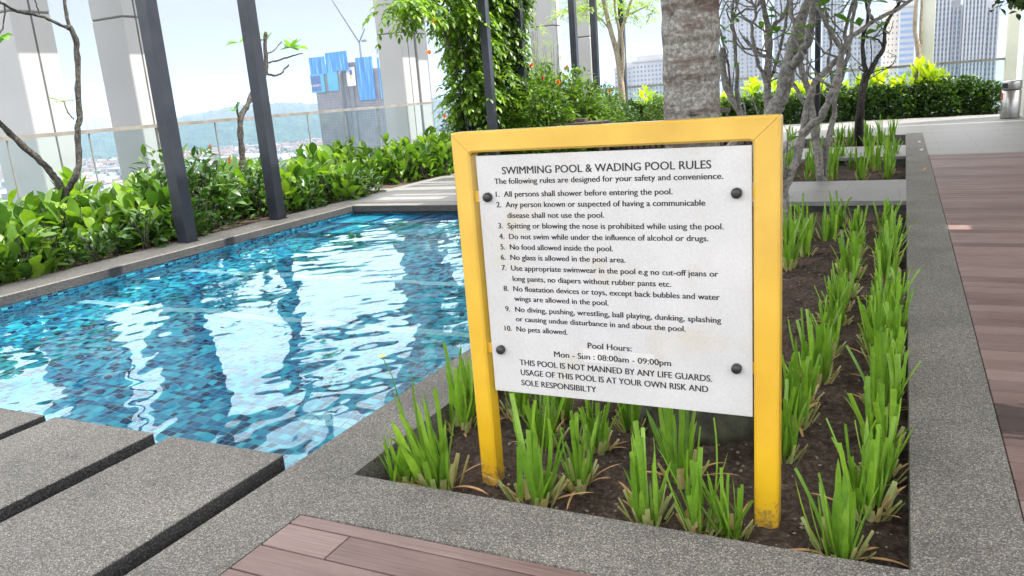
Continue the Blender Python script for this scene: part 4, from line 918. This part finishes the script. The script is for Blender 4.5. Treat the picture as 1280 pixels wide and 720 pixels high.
for i, (px_, r) in enumerate((((-8.200, 13.851, 2.954),.05),((-8.200, 13.592, 2.374),.065),((-8.100, 13.798, 1.155),.055))): flower_at('flower', px_, vn, M['petal'], r, i)
vine('climbing_vine','dark green leafy vine wound up the second post behind the flowering vine','vine',[((-8.500, 17.830, 3.374),(.3,.4,.4),.8),((-8.500, 17.588, 2.733),(.25,.35,.5),.8),((-8.500, 17.562, 2.095),(.3,.35,.35),.7),((-8.500, 17.682, 3.987),(.5,.5,.5),.8)],M['mid'],[[(-8.5,16.9,0),(-8.45,16.9,1.5),(-8.4,16.85,3),(-8.5,16.8,4.2)]],260,62)
FS = [((-7.400, 16.549, 2.063),M['petal'],.075,'orange flower head on the shrub right of the vine'),((-7.400, 18.631, 2.000),M['petal_r'],.08,'small red flower left of the middle charcoal post'),((-7.200, 17.528, 1.668),M['petal'],.08,'bright orange flower head low beside the middle post'),((-7.200, 16.660, 1.772),M['petal_r'],.06,'faded reddish flower between two orange ones'),((-6.800, 20.020, 1.347),M['petal'],.075,'orange flower at the foot of the slender airy tree')]
for i, (p, m, r, lab) in enumerate(FS): o = flower_at('flower', p, None, m, r, 10+i); tag(o, lab, 'flower', 'flower heads on the middle shrubs')
for c, lab, sd in (((-8.600, 19.525, 2.691),'wispy lime green sprays arching above the shrubs right of the vine',71),((-8.900, 21.371, 2.433),'fine feathery pale sprays left of the middle charcoal post',72)):
    c = np.array(c); rg = np.random.default_rng(sd); e = empty('wispy_shrub', (c[0],c[1],0), lab, 'shrub', 'wispy shrubs right of the vine'); k = 36; p = rg.normal(0,1,(k,3))*np.array([.35,.5,.4])
    parts = sprays(rg, p+np.array([0,0,c[2]]), rv(rg,k)+np.array([0,0,.2]), .4*np.ones(k), 5, .06, .022, .35, M['wisp']); npbuild('foliage', parts, M['wisp'], e)
    b = MB()
    for q in range(7): a = rg.normal(0,.3,2); b.tube([(0,0,0),(a[0]*.5,a[1]*.5,c[2]*.6),(a[0],a[1],c[2]+.3)],[.012,.009,.004],5)
    b.build('stem', M['bark_dark'], e)
# slender airy tree
tY = 23.6; rt = np.array((-7.624, 23.600, 0.465))
tr_ = empty('slender_tree', (rt[0],rt[1],0), 'slender tree with thin stems and airy pale foliage behind the sign', 'tree'); b = MB(); o0 = np.array([rt[0],rt[1],0])
for pts, r0, r1 in (([(-7.609, 23.600, 0.226),(-7.633, 23.600, 1.411),(-7.716, 23.600, 2.346),(-7.883, 23.600, 3.048),(-8.025, 23.600, 3.696),(-8.163, 23.600, 4.429)],.11,.05),([(-7.628, 23.600, 1.527),(-7.542, 23.600, 2.331),(-7.562, 23.600, 3.016),(-7.396, 23.600, 3.449),(-7.152, 23.600, 4.086)],.06,.035),([(-7.716, 23.600, 2.346),(-7.635, 23.600, 3.023),(-7.733, 23.600, 3.597),(-7.721, 23.600, 4.375)],.05,.03),([(-7.883, 23.600, 3.048),(-8.165, 23.600, 3.417),(-8.576, 23.600, 3.757)],.03,.015),([(-7.396, 23.600, 3.449),(-7.101, 23.600, 3.550),(-6.690, 23.600, 3.681)],.03,.012)):
    P = smooth_path(pts,4); b.tube([p-o0 for p in P],[r0+(r1-r0)*i/len(P) for i in range(len(P))],7)
b.build('trunk', M['bark_tan'], tr_, True); rg = np.random.default_rng(81); parts = []
for px_, k, sp in (((-8.960, 23.600, 3.754),26,.5),((-8.317, 23.600, 3.864),30,.5),((-8.546, 23.600, 4.296),26,.6),((-7.701, 23.600, 3.750),26,.5),((-7.048, 23.600, 3.677),26,.5),((-6.625, 23.600, 3.498),14,.35),((-9.349, 23.600, 3.750),12,.3),((-7.789, 23.600, 4.493),40,1.0),((-6.717, 23.600, 4.251),30,.9)):
    p = np.array(px_)-o0+rg.normal(0,1,(k,3))*np.array([sp,sp,sp*.35]); parts += sprays(rg, p, rv(rg,k)*np.array([1,1,.3]), .4*np.ones(k), 5, .12, .045, .25, M['wisp'])
npbuild('crown', parts, M['wisp'], tr_)
# dark foliage hanging in at the top right
tc_ = np.array((0.953, 9.500, 1.997)); e = empty('overhanging_tree', (tc_[0]+1.2,tc_[1]+.3,0), 'dark leafy branch tip hanging in at the top right corner', 'tree'); o0 = np.array([tc_[0]+1.2,tc_[1]+.3,0])
b = MB(); b.tube([(0,0,-.1),(.05,0,1.2),(0,.05,2.2),(-.3,0,2.8),(-1.1,-.25,tc_[2]+.1)],[.08,.07,.06,.03,.01],8); b.build('trunk', M['bark_dark'], e, True)
rg = np.random.default_rng(91); k = 200; p = tc_-o0+rg.normal(0,1,(k,3))*np.array([.11,.16,.055])+np.array([.05,0,.05]); q = rg.normal(0,1,(260,3))*np.array([.5,.4,.3])+np.array([-.2,0,2.95]); p = np.vstack([p,q]); k = len(p)
npbuild('crown', [leaf_batch(p,rv(rg,k)*np.array([1,1,.4])+np.array([0,0,-.3]),np.tile([0,0,1.],(k,1))+rv(rg,k)*.4,.10*rg.uniform(.7,1.2,k),.05,.5,OVAL,.15)], M['small'], e)

# ------------------------------------------------------------------ bin, table, benches, slatted screen
bc = (2.36,23.1); e = empty('litter_bin', (*bc,0), 'round stainless steel litter bin beside the far right wall', 'bin')
b = MB(); b.lathe([(.205,0.0),(.21,.02),(.21,.66),(.2,.67)], sides=40); b.build('body', M['steel'], e, True)
b = MB(); b.lathe([(.208,.69),(.214,.70),(.214,.86),(.205,.885),(.05,.90),(.001,.901)], sides=40); b.build('hood', M['steel'], e, True)
b = MB(); b.lathe([(.19,.66),(.19,.7)], sides=32); b.build('neck', M['black'], e, True)
b = MB(); b.box(-.212,-.10,-.19,-.10,.72,.84); b.build('opening', M['black'], e)
b = MB(); b.add([(-.2125,-.02,.42),(-.2,-.07,.42),(-.2,-.07,.62),(-.2125,-.02,.62)],[(0,1,2,3)]); 
b = MB(); b.box(-.214,-.19,-.09,0,.45,.62); b.build('sticker', M['red'], e)
b = MB(); b.lathe([(.2,0),(.2,.85),(.19,.87),(.001,.88)], sides=36); o = b.build('litter_bin', M['steel'], None, True, (2.68,23.02-.02,0)); o.location = (2.66-.22+.02,23.0+.48,0)
bpy.data.objects.remove(o)
tb = empty('timber_table', (-6.35,16.7,0), 'low brown slatted timber table top showing just above the sign', 'table')
for i in range(5): 
    b = MB(); b.box(-.62,.62,-.3+i*.125,-.19+i*.125,.74,.775); b.build('slat', M['dark_wood'], tb)
b = MB(); b.box(-.3,.1,-.05,.18,.78,.85); b.build('tray', M['dark_wood'], tb)
for sx in (-.5,.5):
    for sy in (-.22,.2): b = MB(); b.box(sx-.03,sx+.03,sy-.03,sy+.03,0,.74); b.build('leg', M['dark_wood'], tb)
sc_ = empty('slatted_screen', (-6.0,18.4,0), 'low dark slatted timber screen seen through the gap above the board', 'fence')
b = MB()
for i in range(46): b.box(-3.2+i*.145,-3.2+i*.145+.095,-.02,.02,.02,.52)
b.build('slat_panel', M['dark_wood'], sc_); b = MB(); b.box(-3.25,3.5,.03,.09,.1,.18); b.box(-3.25,3.5,.03,.09,.4,.48); b.build('rail', M['dark_wood'], sc_)
b = MB(); b.box(-3.25,3.5,.12,.5,0,.5); b.build('backing', M['black'], sc_)
for (x, y, w_, lab) in ((-4.55,21.0,1.1,'pale topped stone bench between the palm trunk and the grey trees'),(-5.6,23.6,.8,'small grey block seat with a dark cap beside the slender airy tree')):
    s = empty('stone_bench', (x,y,0), lab, 'bench'); b = MB(); b.box(-w_/2,w_/2,-.25,.25,.42,.5,.008); b.build('seat', M['white_stone'], s)
    b = MB(); b.box(-w_/2+.06,w_/2-.06,-.2,.2,0,.42); b.build('base', M['dark_wood'], s)
    b = MB(); b.box(-w_/2,w_/2,.2,.27,.62,.72); b.box(-w_/2+.05,-w_/2+.1,.21,.26,.5,.62); b.box(w_/2-.1,w_/2-.05,.21,.26,.5,.62); b.build('backrest', M['dark_wood'], s)
# fallen leaves
def fallen(p, m, lab, L, rz, cat='leaf', curl=1.6):
    o = npbuild('fallen_leaf', [leaf_batch(np.zeros((1,3)),np.array([[math.cos(rz),math.sin(rz),.05]]),np.array([[0,0,-1.]]),L,L*.45,curl,OVAL,.35)], m, None, p); return tag(o, lab, cat)
fallen((.25,12.6,.012), M['dry'], 'curled dry brown leaf lying on the right kerb', .12, .4)
fallen(((-7.200, 5.694, -0.111)[0],(-7.200, 5.694, -0.111)[1],WZ_+.004), M['petal_w'], 'pale leaf floating on the pool beside the left wall', .16, .3, curl=.1)
# ------------------------------------------------------------------ ground far below, town, hills, towers
GZ = -130
def groundmat():
    m, t, b = newmat('far_ground'); v = coords(t)
    n = noise(t, v, .0035, 8, .65).outputs[0]; c = ramp(t, n, [(.38,(.02,.035,.016)),(.48,(.045,.06,.03)),(.53,(.09,.085,.075)),(.64,(.12,.11,.10))])
    t.links.new(c, b.inputs['Base Color']); b.inputs['Roughness'].default_value = .9; return m
g = link('ground', [(-14000,-3000,GZ),(9000,-3000,GZ),(9000,14000,GZ),(-14000,14000,GZ)], [(0,1,2,3)], groundmat()); struct(g)
def hill(name, px0, px1, dist_, ridge, seed, depth=900):
    pass
def forest():
    m, t, b = newmat('forest_hill'); v = coords(t); n = noise(t, v, .02, 6, .7).outputs[0]; n2 = noise(t, v, .0028, 4).outputs[0]
    c = ramp(t, n, [(.38,(.004,.009,.007)),(.52,(.02,.036,.02)),(.68,(.045,.065,.035))]); c = mixc(t, 1.0, c, ramp(t, n2, [(.3,(.75,.8,.8)),(.7,(1.2,1.15,1))]), 'MULTIPLY')
    t.links.new(c, b.inputs['Base Color']); b.inputs['Roughness'].default_value = .95; bump(t, b, n, 1.0, 14); return m
FH = forest()
# ridge profile by bearing (deg left of +Y) -> height above the eye as a slope
def hills(bear0, bear1, d0, d1, ridge, seed, name):
    rg = np.random.default_rng(seed); nb, nr = 420, 30; V = []; lump = rg.normal(0,1,(nr,nb))
    for j in range(nr):
        f = j/(nr-1); D = d0+(d1-d0)*f
        for i in range(nb):
            bt = bear0+(bear1-bear0)*i/(nb-1); top = np.interp(bt,[r[0] for r in ridge],[r[1] for r in ridge])*(d0+d1)/2+1.5
            prof = math.sin(math.pi*min(1,f*1.0))**.8 if f < .999 else 0
            wob = 1+.10*math.sin(bt*1.9+f*5+seed)+.06*math.sin(bt*5.3-f*9)
            z = GZ-5+(top-GZ)*prof*(.86+.14*wob)+lump[j,i]*3*prof
            a = R(bt); V.append((-D*math.sin(a), D*math.cos(a), z))
    F = [(j*nb+i,j*nb+i+1,(j+1)*nb+i+1,(j+1)*nb+i) for j in range(nr-1) for i in range(nb-1)]
    return struct(link(name, V, F, FH, smooth=True))
hills(28, 58, 3600, 5200, [(28,.002),(34,.003),(38,.005),(40,.0085),(42.5,.012),(45,.010),(47.5,.004),(50,-.004),(58,-.012)], 3, 'hill')
hills(18, 66, 6500, 8500, [(18,-.004),(40,-.003),(52,-.002),(66,-.003)], 5, 'hill')
# town : houses past counting
rg = np.random.default_rng(77)
def town(n, d0, d1, b0, b1, mcol, name, lab, hmax=14, wmax=26):
    b = MB()
    for k in range(n):
        D = d0+(d1-d0)*rg.random()**.8; a = R(rg.uniform(b0,b1)); x, y = -D*math.sin(a), D*math.cos(a); w_, d_, h_ = rg.uniform(9,wmax), rg.uniform(9,wmax*.7), rg.uniform(5,hmax)
        th = .5+.5*round(rg.random()); c, s = math.cos(th), math.sin(th)
        P = [(-w_/2,-d_/2),(w_/2,-d_/2),(w_/2,d_/2),(-w_/2,d_/2)]; P = [(x+p*c-q*s,y+p*s+q*c) for p, q in P]
        mid = [((P[0][0]+P[3][0])/2,(P[0][1]+P[3][1])/2),((P[1][0]+P[2][0])/2,(P[1][1]+P[2][1])/2)]
        v = [(*p,GZ) for p in P]+[(*p,GZ+h_) for p in P]+[(*q,GZ+h_+d_*.22) for q in mid]
        b.add(v, [(0,1,5,4),(1,2,6,5),(2,3,7,6),(3,0,4,7),(4,5,9,8),(6,7,8,9),(5,6,9),(7,4,8)])
    return tag(b.build(name, mcol), lab, 'town', kind='stuff')
def roofmat(name, stops):
    m, t, b = newmat(name); g = N(t,'ShaderNodeNewGeometry'); c = ramp(t, g.outputs['Random Per Island'], stops, 'CONSTANT')
    sp = N(t,'ShaderNodeSeparateXYZ'); t.links.new(g.outputs['Normal'], sp.inputs[0]); k = math_(t,'LESS_THAN', math_(t,'ABSOLUTE',sp.outputs[2]), .2)
    c = mixc(t, k, c, (.17,.165,.16)); t.links.new(c, b.inputs['Base Color']); b.inputs['Roughness'].default_value = .8; return m
town(2600, 950, 3400, 34, 66, roofmat('terracotta_roofs', [(0,(.14,.05,.03)),(.35,(.17,.075,.045)),(.6,(.10,.045,.035)),(.75,(.2,.18,.165)),(.9,(.10,.10,.115))]), 'town_houses', 'hazy town of terracotta roofs far below the railing')
town(420, 800, 2400, 36, 66, roofmat('pale_roofs', [(0,(.20,.20,.21)),(.4,(.26,.255,.245)),(.7,(.14,.15,.17))]), 'town_blocks', 'pale low blocks scattered through the town far below', 22, 60)
rg = np.random.default_rng(78); parts = []
tm = MB()
for k in range(3200):
    D = rg.uniform(800,3600); a = R(rg.uniform(30,66)); r = rg.uniform(5,11); p = np.array([-D*math.sin(a),D*math.cos(a),GZ+r*.5])
    q = np.array([(1,0,0),(.3,.95,0),(-.8,.6,0),(-.8,-.6,0),(.3,-.95,0),(.1,0,.9)])*r*(1+.2*rg.normal(size=(6,1))); tm.add(p+q, [(0,1,5),(1,2,5),(2,3,5),(3,4,5),(4,0,5)])
tag(tm.build('town_trees', FH), 'dark trees scattered among the far roofs', 'trees', kind='stuff')

M['tower'] = mat_noise('tower_render', (.30,.30,.32), (.36,.36,.375), .05, .8)
M['tower_grey'] = mat_noise('bare_concrete', (.13,.118,.115), (.19,.175,.17), .08, .9)
M['tower_glass'] = mat_noise('tower_glass', (.10,.15,.24), (.2,.27,.38), .3, .2)
M['tower_dark'] = mat_noise('tower_hole', (.05,.05,.06), (.09,.09,.10), .3, .6)
M['tower_blue'] = mat_noise('tower_blue_bands', (.13,.2,.36), (.2,.28,.45), .1, .5)
def netmat():
    m, t, b = newmat('blue_safety_net'); v = coords(t,'Object',(.5,.5,.03)); n = noise(t, v, 1.0, 3).outputs[0]
    c = ramp(t, n, [(.35,(.012,.10,.32)),(.55,(.02,.18,.44)),(.68,(.12,.32,.55))]); w_ = N(t,'ShaderNodeTexWave', bands_direction='Z'); w_.inputs['Scale'].default_value = .02; t.links.new(coords(t), w_.inputs['Vector'])
    t.links.new(c, b.inputs['Base Color']); b.inputs['Roughness'].default_value = .6; return m
M['net'] = netmat(); M['cyanpanel'] = mat_noise('cyan_panel', (.035,.22,.36), (.05,.26,.40), .05, .6); M['navy'] = mat_noise('navy_banner', (.03,.06,.19), (.04,.08,.22), .05, .6); M['white'] = mat_noise('white_banner', (.5,.51,.53), (.56,.56,.57), .05, .6)
M['crane'] = mat_noise('crane_paint', (.05,.055,.075), (.08,.085,.105), .3, .6); M['flag_y'] = mat_noise('ochre_mark', (.6,.42,.1), (.65,.46,.12), .3, .6)
def tower(name, label, group, x0, x1, y0, z1, depth, m, zlo, floors_h, bays, wmat, wfrac=(.5,.45), ribs=0, crown=True, cat='tower', wtop=2.5, maxw=100, rib_m=None):
    """block with its window openings on the face seen from the terrace; about 100 windows as parts, the others as one part"""
    ox, oy = (x0+x1)/2, y0; e = empty(name, (ox,oy,GZ), label, cat, group); W_ = x1-x0; Hh = z1-GZ
    b = MB(); b.box(-W_/2,W_/2,0,depth,0,Hh); b.build('block', m, e)
    if crown: c = MB(); c.box(-W_/2*.8,W_/2*.8,.15*depth,.85*depth,Hh,Hh+3.2); c.build('roof_plant', m, e); c = MB(); c.box(-W_/2-.4,W_/2+.4,-.5,depth+.4,Hh-1.4,Hh-.2); c.build('parapet', rib_m or m, e)
    bw = W_/bays; wins = []
    z = Hh-wtop-floors_h
    while z > zlo-GZ:
        for i in range(bays): wins.append((-W_/2+(i+.5)*bw, z))
        z -= floors_h
    first = wins[:maxw]; rest = wins[maxw:]
    wv, wh = bw*wfrac[0], floors_h*wfrac[1]; me = None
    for x, z in first:
        if me is None:
            q = MB(); q.box(-wv/2,wv/2,-.12,.5,0,wh); o = q.build('window', wmat, e); me = o.data
        else: o = bpy.data.objects.new('window', me); C.objects.link(o); o.parent = e
        o.location = (x,0,z)
    if rest:
        q = MB()
        for x, z in rest: q.box(x-wv/2,x+wv/2,-.12,.5,z,z+wh)
        o = q.build('window_grid', wmat, e); o['kind'] = 'stuff'
    for k in range(ribs+1):
        if not ribs: break
        q = MB(); xx = -W_/2+W_*k/ribs; q.box(xx-.5,xx+.5,-1.6,-.02,0,Hh-1.5); q.build('pier', rib_m or m, e)
    return e
# right-hand apartment towers, about six hundred metres off
GT = 'pale apartment towers beyond the far hedge'
TY = 600.
tower('apartment_tower','tall pale tower just right of the slim cream column',GT,(16.002, 600, 9.482)[0],(24.666, 600, 8.692)[0],TY,115,18,M['tower'],-45,3.1,4,M['tower_glass'],(.62,.6),4)
tower('apartment_tower','lower brownish edged wing between two taller pale tower slabs',GT,(24.440, 600, 8.712)[0],(31.421, 600, 8.076)[0],TY+4,(26.504, 600, 34.808)[2],16,M['tower'],-45,3.1,3,M['tower_glass'],(.62,.6),3,rib_m=M['tower'])
tower('apartment_tower','tallest pale slab with four window stacks right of centre between the cream columns',GT,(32.763, 600, 7.953)[0],(44.711, 600, 6.863)[0],TY,120,18,M['tower'],-45,3.1,6,M['tower_glass'],(.62,.6),6)
tower('apartment_tower','lower wing at the right end of the pale tower group',GT,(45.149, 600, 6.823)[0],(51.681, 600, 6.228)[0],TY+4,(47.541, 600, 32.439)[2],16,M['tower'],-45,3.1,3,M['tower_glass'],(.62,.6),3)
tower('apartment_tower','tower striped with blue horizontal window bands left of the tan stem',GT,(-3.777, 600, 16.324)[0],(5.145, 600, 15.475)[0],TY-20,(0.588, 600, 36.745)[2],18,M['tower'],-45,3.6,1,M['tower_blue'],(.86,.45),0)
tower('apartment_tower','beige slab tower with a blank side beside the blue striped tower',GT,(-13.307, 600, 17.232)[0],(-4.250, 600, 16.369)[0],TY-10,(-10.168, 600, 36.956)[2],18,mat_noise('beige_render',(.60,.53,.46),(.66,.58,.5),.05,.8),-45,3.6,4,M['tower_glass'],(.3,.35),0)
tower('apartment_tower','tower of many small windows behind the dark slender forked tree',GT,(-33.674, 600, 14.013)[0],(-14.585, 600, 12.272)[0],TY,(-25.219, 600, 28.543)[2],18,M['tower'],-45,3.4,8,M['tower_glass'],(.5,.5),4)
tower('apartment_tower','faint tower behind the grey forked tree crown',GT,(-67.720, 800, 20.266)[0],(-50.214, 800, 18.669)[0],TY+200,105,20,M['tower'],-45,3.4,6,M['tower_glass'],(.5,.5),3)
tower('apartment_tower','faint tower behind the thickest forked trunk',GT,(-109.5, 800, 24.078)[0],(-78.671, 800, 21.265)[0],TY+200,125,20,M['tower'],-45,3.4,9,M['tower_glass'],(.5,.5),4)
tower('apartment_tower','faint tower between the palm trunk and the straight grey trunk',GT,(-137.5, 700, 25.054)[0],(-105.2, 700, 22.114)[0],TY+100,125,20,M['tower'],-45,3.4,9,M['tower_glass'],(.5,.5),5)
tower('apartment_tower','broad pale block with dark rooftop sign left of the palm trunk',GT,(-185.1, 600, 16.218)[0],(-159.4, 600, 14.080)[0],TY,(-175.7, 600, 18.330)[2],20,M['tower'],-45,3.2,9,M['tower_glass'],(.45,.5),0)
tower('apartment_tower','pale block behind the stems of the slender airy tree',GT,(-209.2, 600, 18.221)[0],(-192.6, 600, 16.843)[0],TY+30,(-201, 600, 15.177)[2],20,M['tower'],-45,3.2,6,M['tower_glass'],(.45,.5),0)
# blue wrapped construction towers, a kilometre off
CY = 900.
cg = 'concrete towers under construction wrapped in blue nets'
A0, A1 = (-729.6, 900, 39.898)[0], (-686.4, 900, 36.655)[0]
e = tower('construction_tower','unfinished tower with a navy billboard, wrapped in blue net at the top',cg,A0,A1,CY,(-703, 900, 58.945)[2],26,M['tower_grey'],-60,3.3,9,M['tower_dark'],(.55,.5),0,False)
o0 = Vector(e.location)
def panel(e, name, m, pts, dy, th=1.0):
    """rectangle on the tower face: two opposite corners as world points"""
    (xa,_,za),(xb,_,zb) = pts; q = MB(); q.box(min(xa,xb)-e.location.x,max(xa,xb)-e.location.x,-dy-th,-dy,min(za,zb)-e.location.z,max(za,zb)-e.location.z); return q.build(name, m, e)
panel(e,'safety_net',M['net'],((-733.6, 900, 69.415),(-706.5, 900, 46.090)),.5); panel(e,'safety_net',M['net'],((-704.8, 900, 73.190),(-669.2, 900, 48.367)),.9)
bd = panel(e,'billboard',M['cyanpanel'],((-735.3, 900, 47.271),(-711.7, 900, 22.597)),.6); panel(e,'safety_net',M['cyanpanel'],((-706.3, 900, 53.439),(-689.2, 900, 23.158)),.4)
pn = panel(e,'billboard_panel',M['navy'],((-733.9, 900, 45.026),(-718.2, 900, 25.182)),1.7,.4)
def sign_text(e, txt, xa, xb, zb, cap, yy, m):
    cu = bpy.data.curves.new('t','FONT'); cu.body = txt; cu.size = 1; to = bpy.data.objects.new('t', cu); C.objects.link(to); bpy.context.view_layer.update()
    me = bpy.data.meshes.new_from_object(to.evaluated_get(bpy.context.evaluated_depsgraph_get())); bpy.data.objects.remove(to)
    a = np.empty(len(me.vertices)*3); me.vertices.foreach_get('co', a); a = a.reshape(-1,3); lx, hx = a[:,0].min(), a[:,0].max()
    q = np.stack([(a[:,0]-lx)*(xb-xa)/(hx-lx)+xa-e.location.x, np.full(len(a),yy), a[:,1]*cap/.69+zb-e.location.z],1); me.vertices.foreach_set('co', q.ravel()); me.update(); me.materials.clear(); me.materials.append(m)
    o = bpy.data.objects.new('lettering', me); C.objects.link(o); o.parent = e; return o
p0, p1 = (-734.7, 900, 30.630), (-718.7, 900, 30.558); sign_text(e, 'EXSIM', p0[0], p1[0], p0[2], 3.0, -2.3, M['white'])
e = tower('construction_tower','bare grey middle tower carrying a white banner with a small emblem',cg,(-687.7, 900, 36.754)[0],(-661.3, 900, 34.779)[0],CY+6,(-671, 900, 58.345)[2],26,M['tower_grey'],-60,3.3,6,M['tower_dark'],(.5,.5),3,False)
panel(e,'banner',M['white'],((-677.2, 900, 52.130),(-663.1, 900, 27.614)),2.2,.5); panel(e,'emblem',M['navy'],((-671.2, 900, 48.012),(-667.5, 900, 42.007)),2.9,.4); panel(e,'emblem',M['flag_y'],((-671.8, 900, 41.818),(-668.7, 900, 36.894)),2.9,.4)
e = tower('construction_tower','right unfinished tower wrapped in a tall blue net under the crane',cg,(-658.7, 900, 34.584)[0],(-616.5, 900, 31.419)[0],CY,(-638.6, 900, 47.454)[2],26,M['tower_grey'],-60,3.3,9,M['tower_dark'],(.55,.5),0,False)
panel(e,'safety_net',M['net'],((-656.5, 900, 62.772),(-630.1, 900, 7.648)),.5); panel(e,'safety_net',M['net'],((-622.4, 900, 60.343),(-619.8, 900, 8.010)),.2)
cb_ = (-650.8, 905, 59.742); ce = empty('tower_crane', cb_, 'pale luffing crane standing on the right blue wrapped tower', 'crane'); o0 = np.array(cb_)
def lat(pts, w_, n):
    q = MB(); a, b_ = np.array(pts[0])-o0, np.array(pts[1])-o0; d = b_-a; s = np.array([1,0,0.]) if abs(d[2]) > abs(d[0]) else np.array([0,0,1.])
    for sg_ in (-1,1): q.tube([a+s*w_*sg_,b_+s*w_*sg_*.6],[.55,.42],5)
    for i in range(n): t0, t1 = i/n, (i+1)/n; q.tube([a+d*t0+s*w_*(1 if i%2 else -1),a+d*t1+s*w_*(-1 if i%2 else 1)],[.28,.28],4)
    return q
lat(((-650.8, 905, 59.742),(-651.2, 905, 83.294)),1.2,10).build('mast', M['crane'], ce); lat(((-651.4, 905, 82.291),(-687.2, 905, 139.7)),.9,22).build('jib', M['crane'], ce); lat(((-651.4, 905, 82.291),(-640, 905, 98.372)),.7,7).build('apex_frame', M['crane'], ce)
q = MB(); c = np.array((-643.4, 905, 83.570))-o0; q.box(c[0]-3,c[0]+4,c[1]-1.5,c[1]+1.5,c[2]-1.5,c[2]+1.5); q.build('counterweight', M['tower_grey'], ce)
q = MB(); q.tube([np.array((-640, 905, 98.372))-o0,np.array((-671.3, 905, 114.7))-o0],[.12,.12],4); q.build('cable', M['tower_grey'], ce)
# faint skyline beyond the left column
rg = np.random.default_rng(5)
for i, (px_, h) in enumerate(((104,147),(109,143),(114,146),(119,141),(124,142),(129,139),(134,144))):
    pass
SK = [(-5834.0, -5792.8, 60.6), (-5781.7, -5740.9, 76.3), (-5739.9, -5699.3, 58.6), (-5685.6, -5645.3, 83.2), (-5642.5, -5602.5, 71.6), (-5593.5, -5553.8, 81.0), (-5554.5, -5514.9, 57.5)]
for i, (x0, x1, zt) in enumerate(SK):
    q = MB(); q.box(-(x1-x0)/2,(x1-x0)/2,0,40,0,zt-GZ); q.box(-(x1-x0)/4,(x1-x0)/4,5,30,zt-GZ,zt-GZ+8); o = q.build('skyline_tower', M['tower'], None, False, ((x0+x1)/2,4300,GZ))
    tag(o, f'faint hazy tower, {ordn[i]} from the left in the skyline beside the forked tree', 'tower', 'faint skyline towers at the left')
# ------------------------------------------------------------------ haze
hz = MB(); hz.box(-15000,10000,-3500,15000,GZ-1,320); ho = hz.build('haze', None); 
hm = bpy.data.materials.new('haze_air'); hm.use_nodes = True; t = hm.node_tree; t.nodes.clear(); o_ = N(t,'ShaderNodeOutputMaterial'); pvn = N(t,'ShaderNodeVolumePrincipled')
pvn.inputs['Color'].default_value = (.50,.71,1,1); pvn.inputs['Density'].default_value = 0.00009; t.links.new(pvn.outputs[0], o_.inputs['Volume']); ho.data.materials.clear(); ho.data.materials.append(hm); ho['kind'] = 'stuff'; ho['label'] = 'thin pale daylight haze lying over the distant town and hills'; ho['category'] = 'haze'
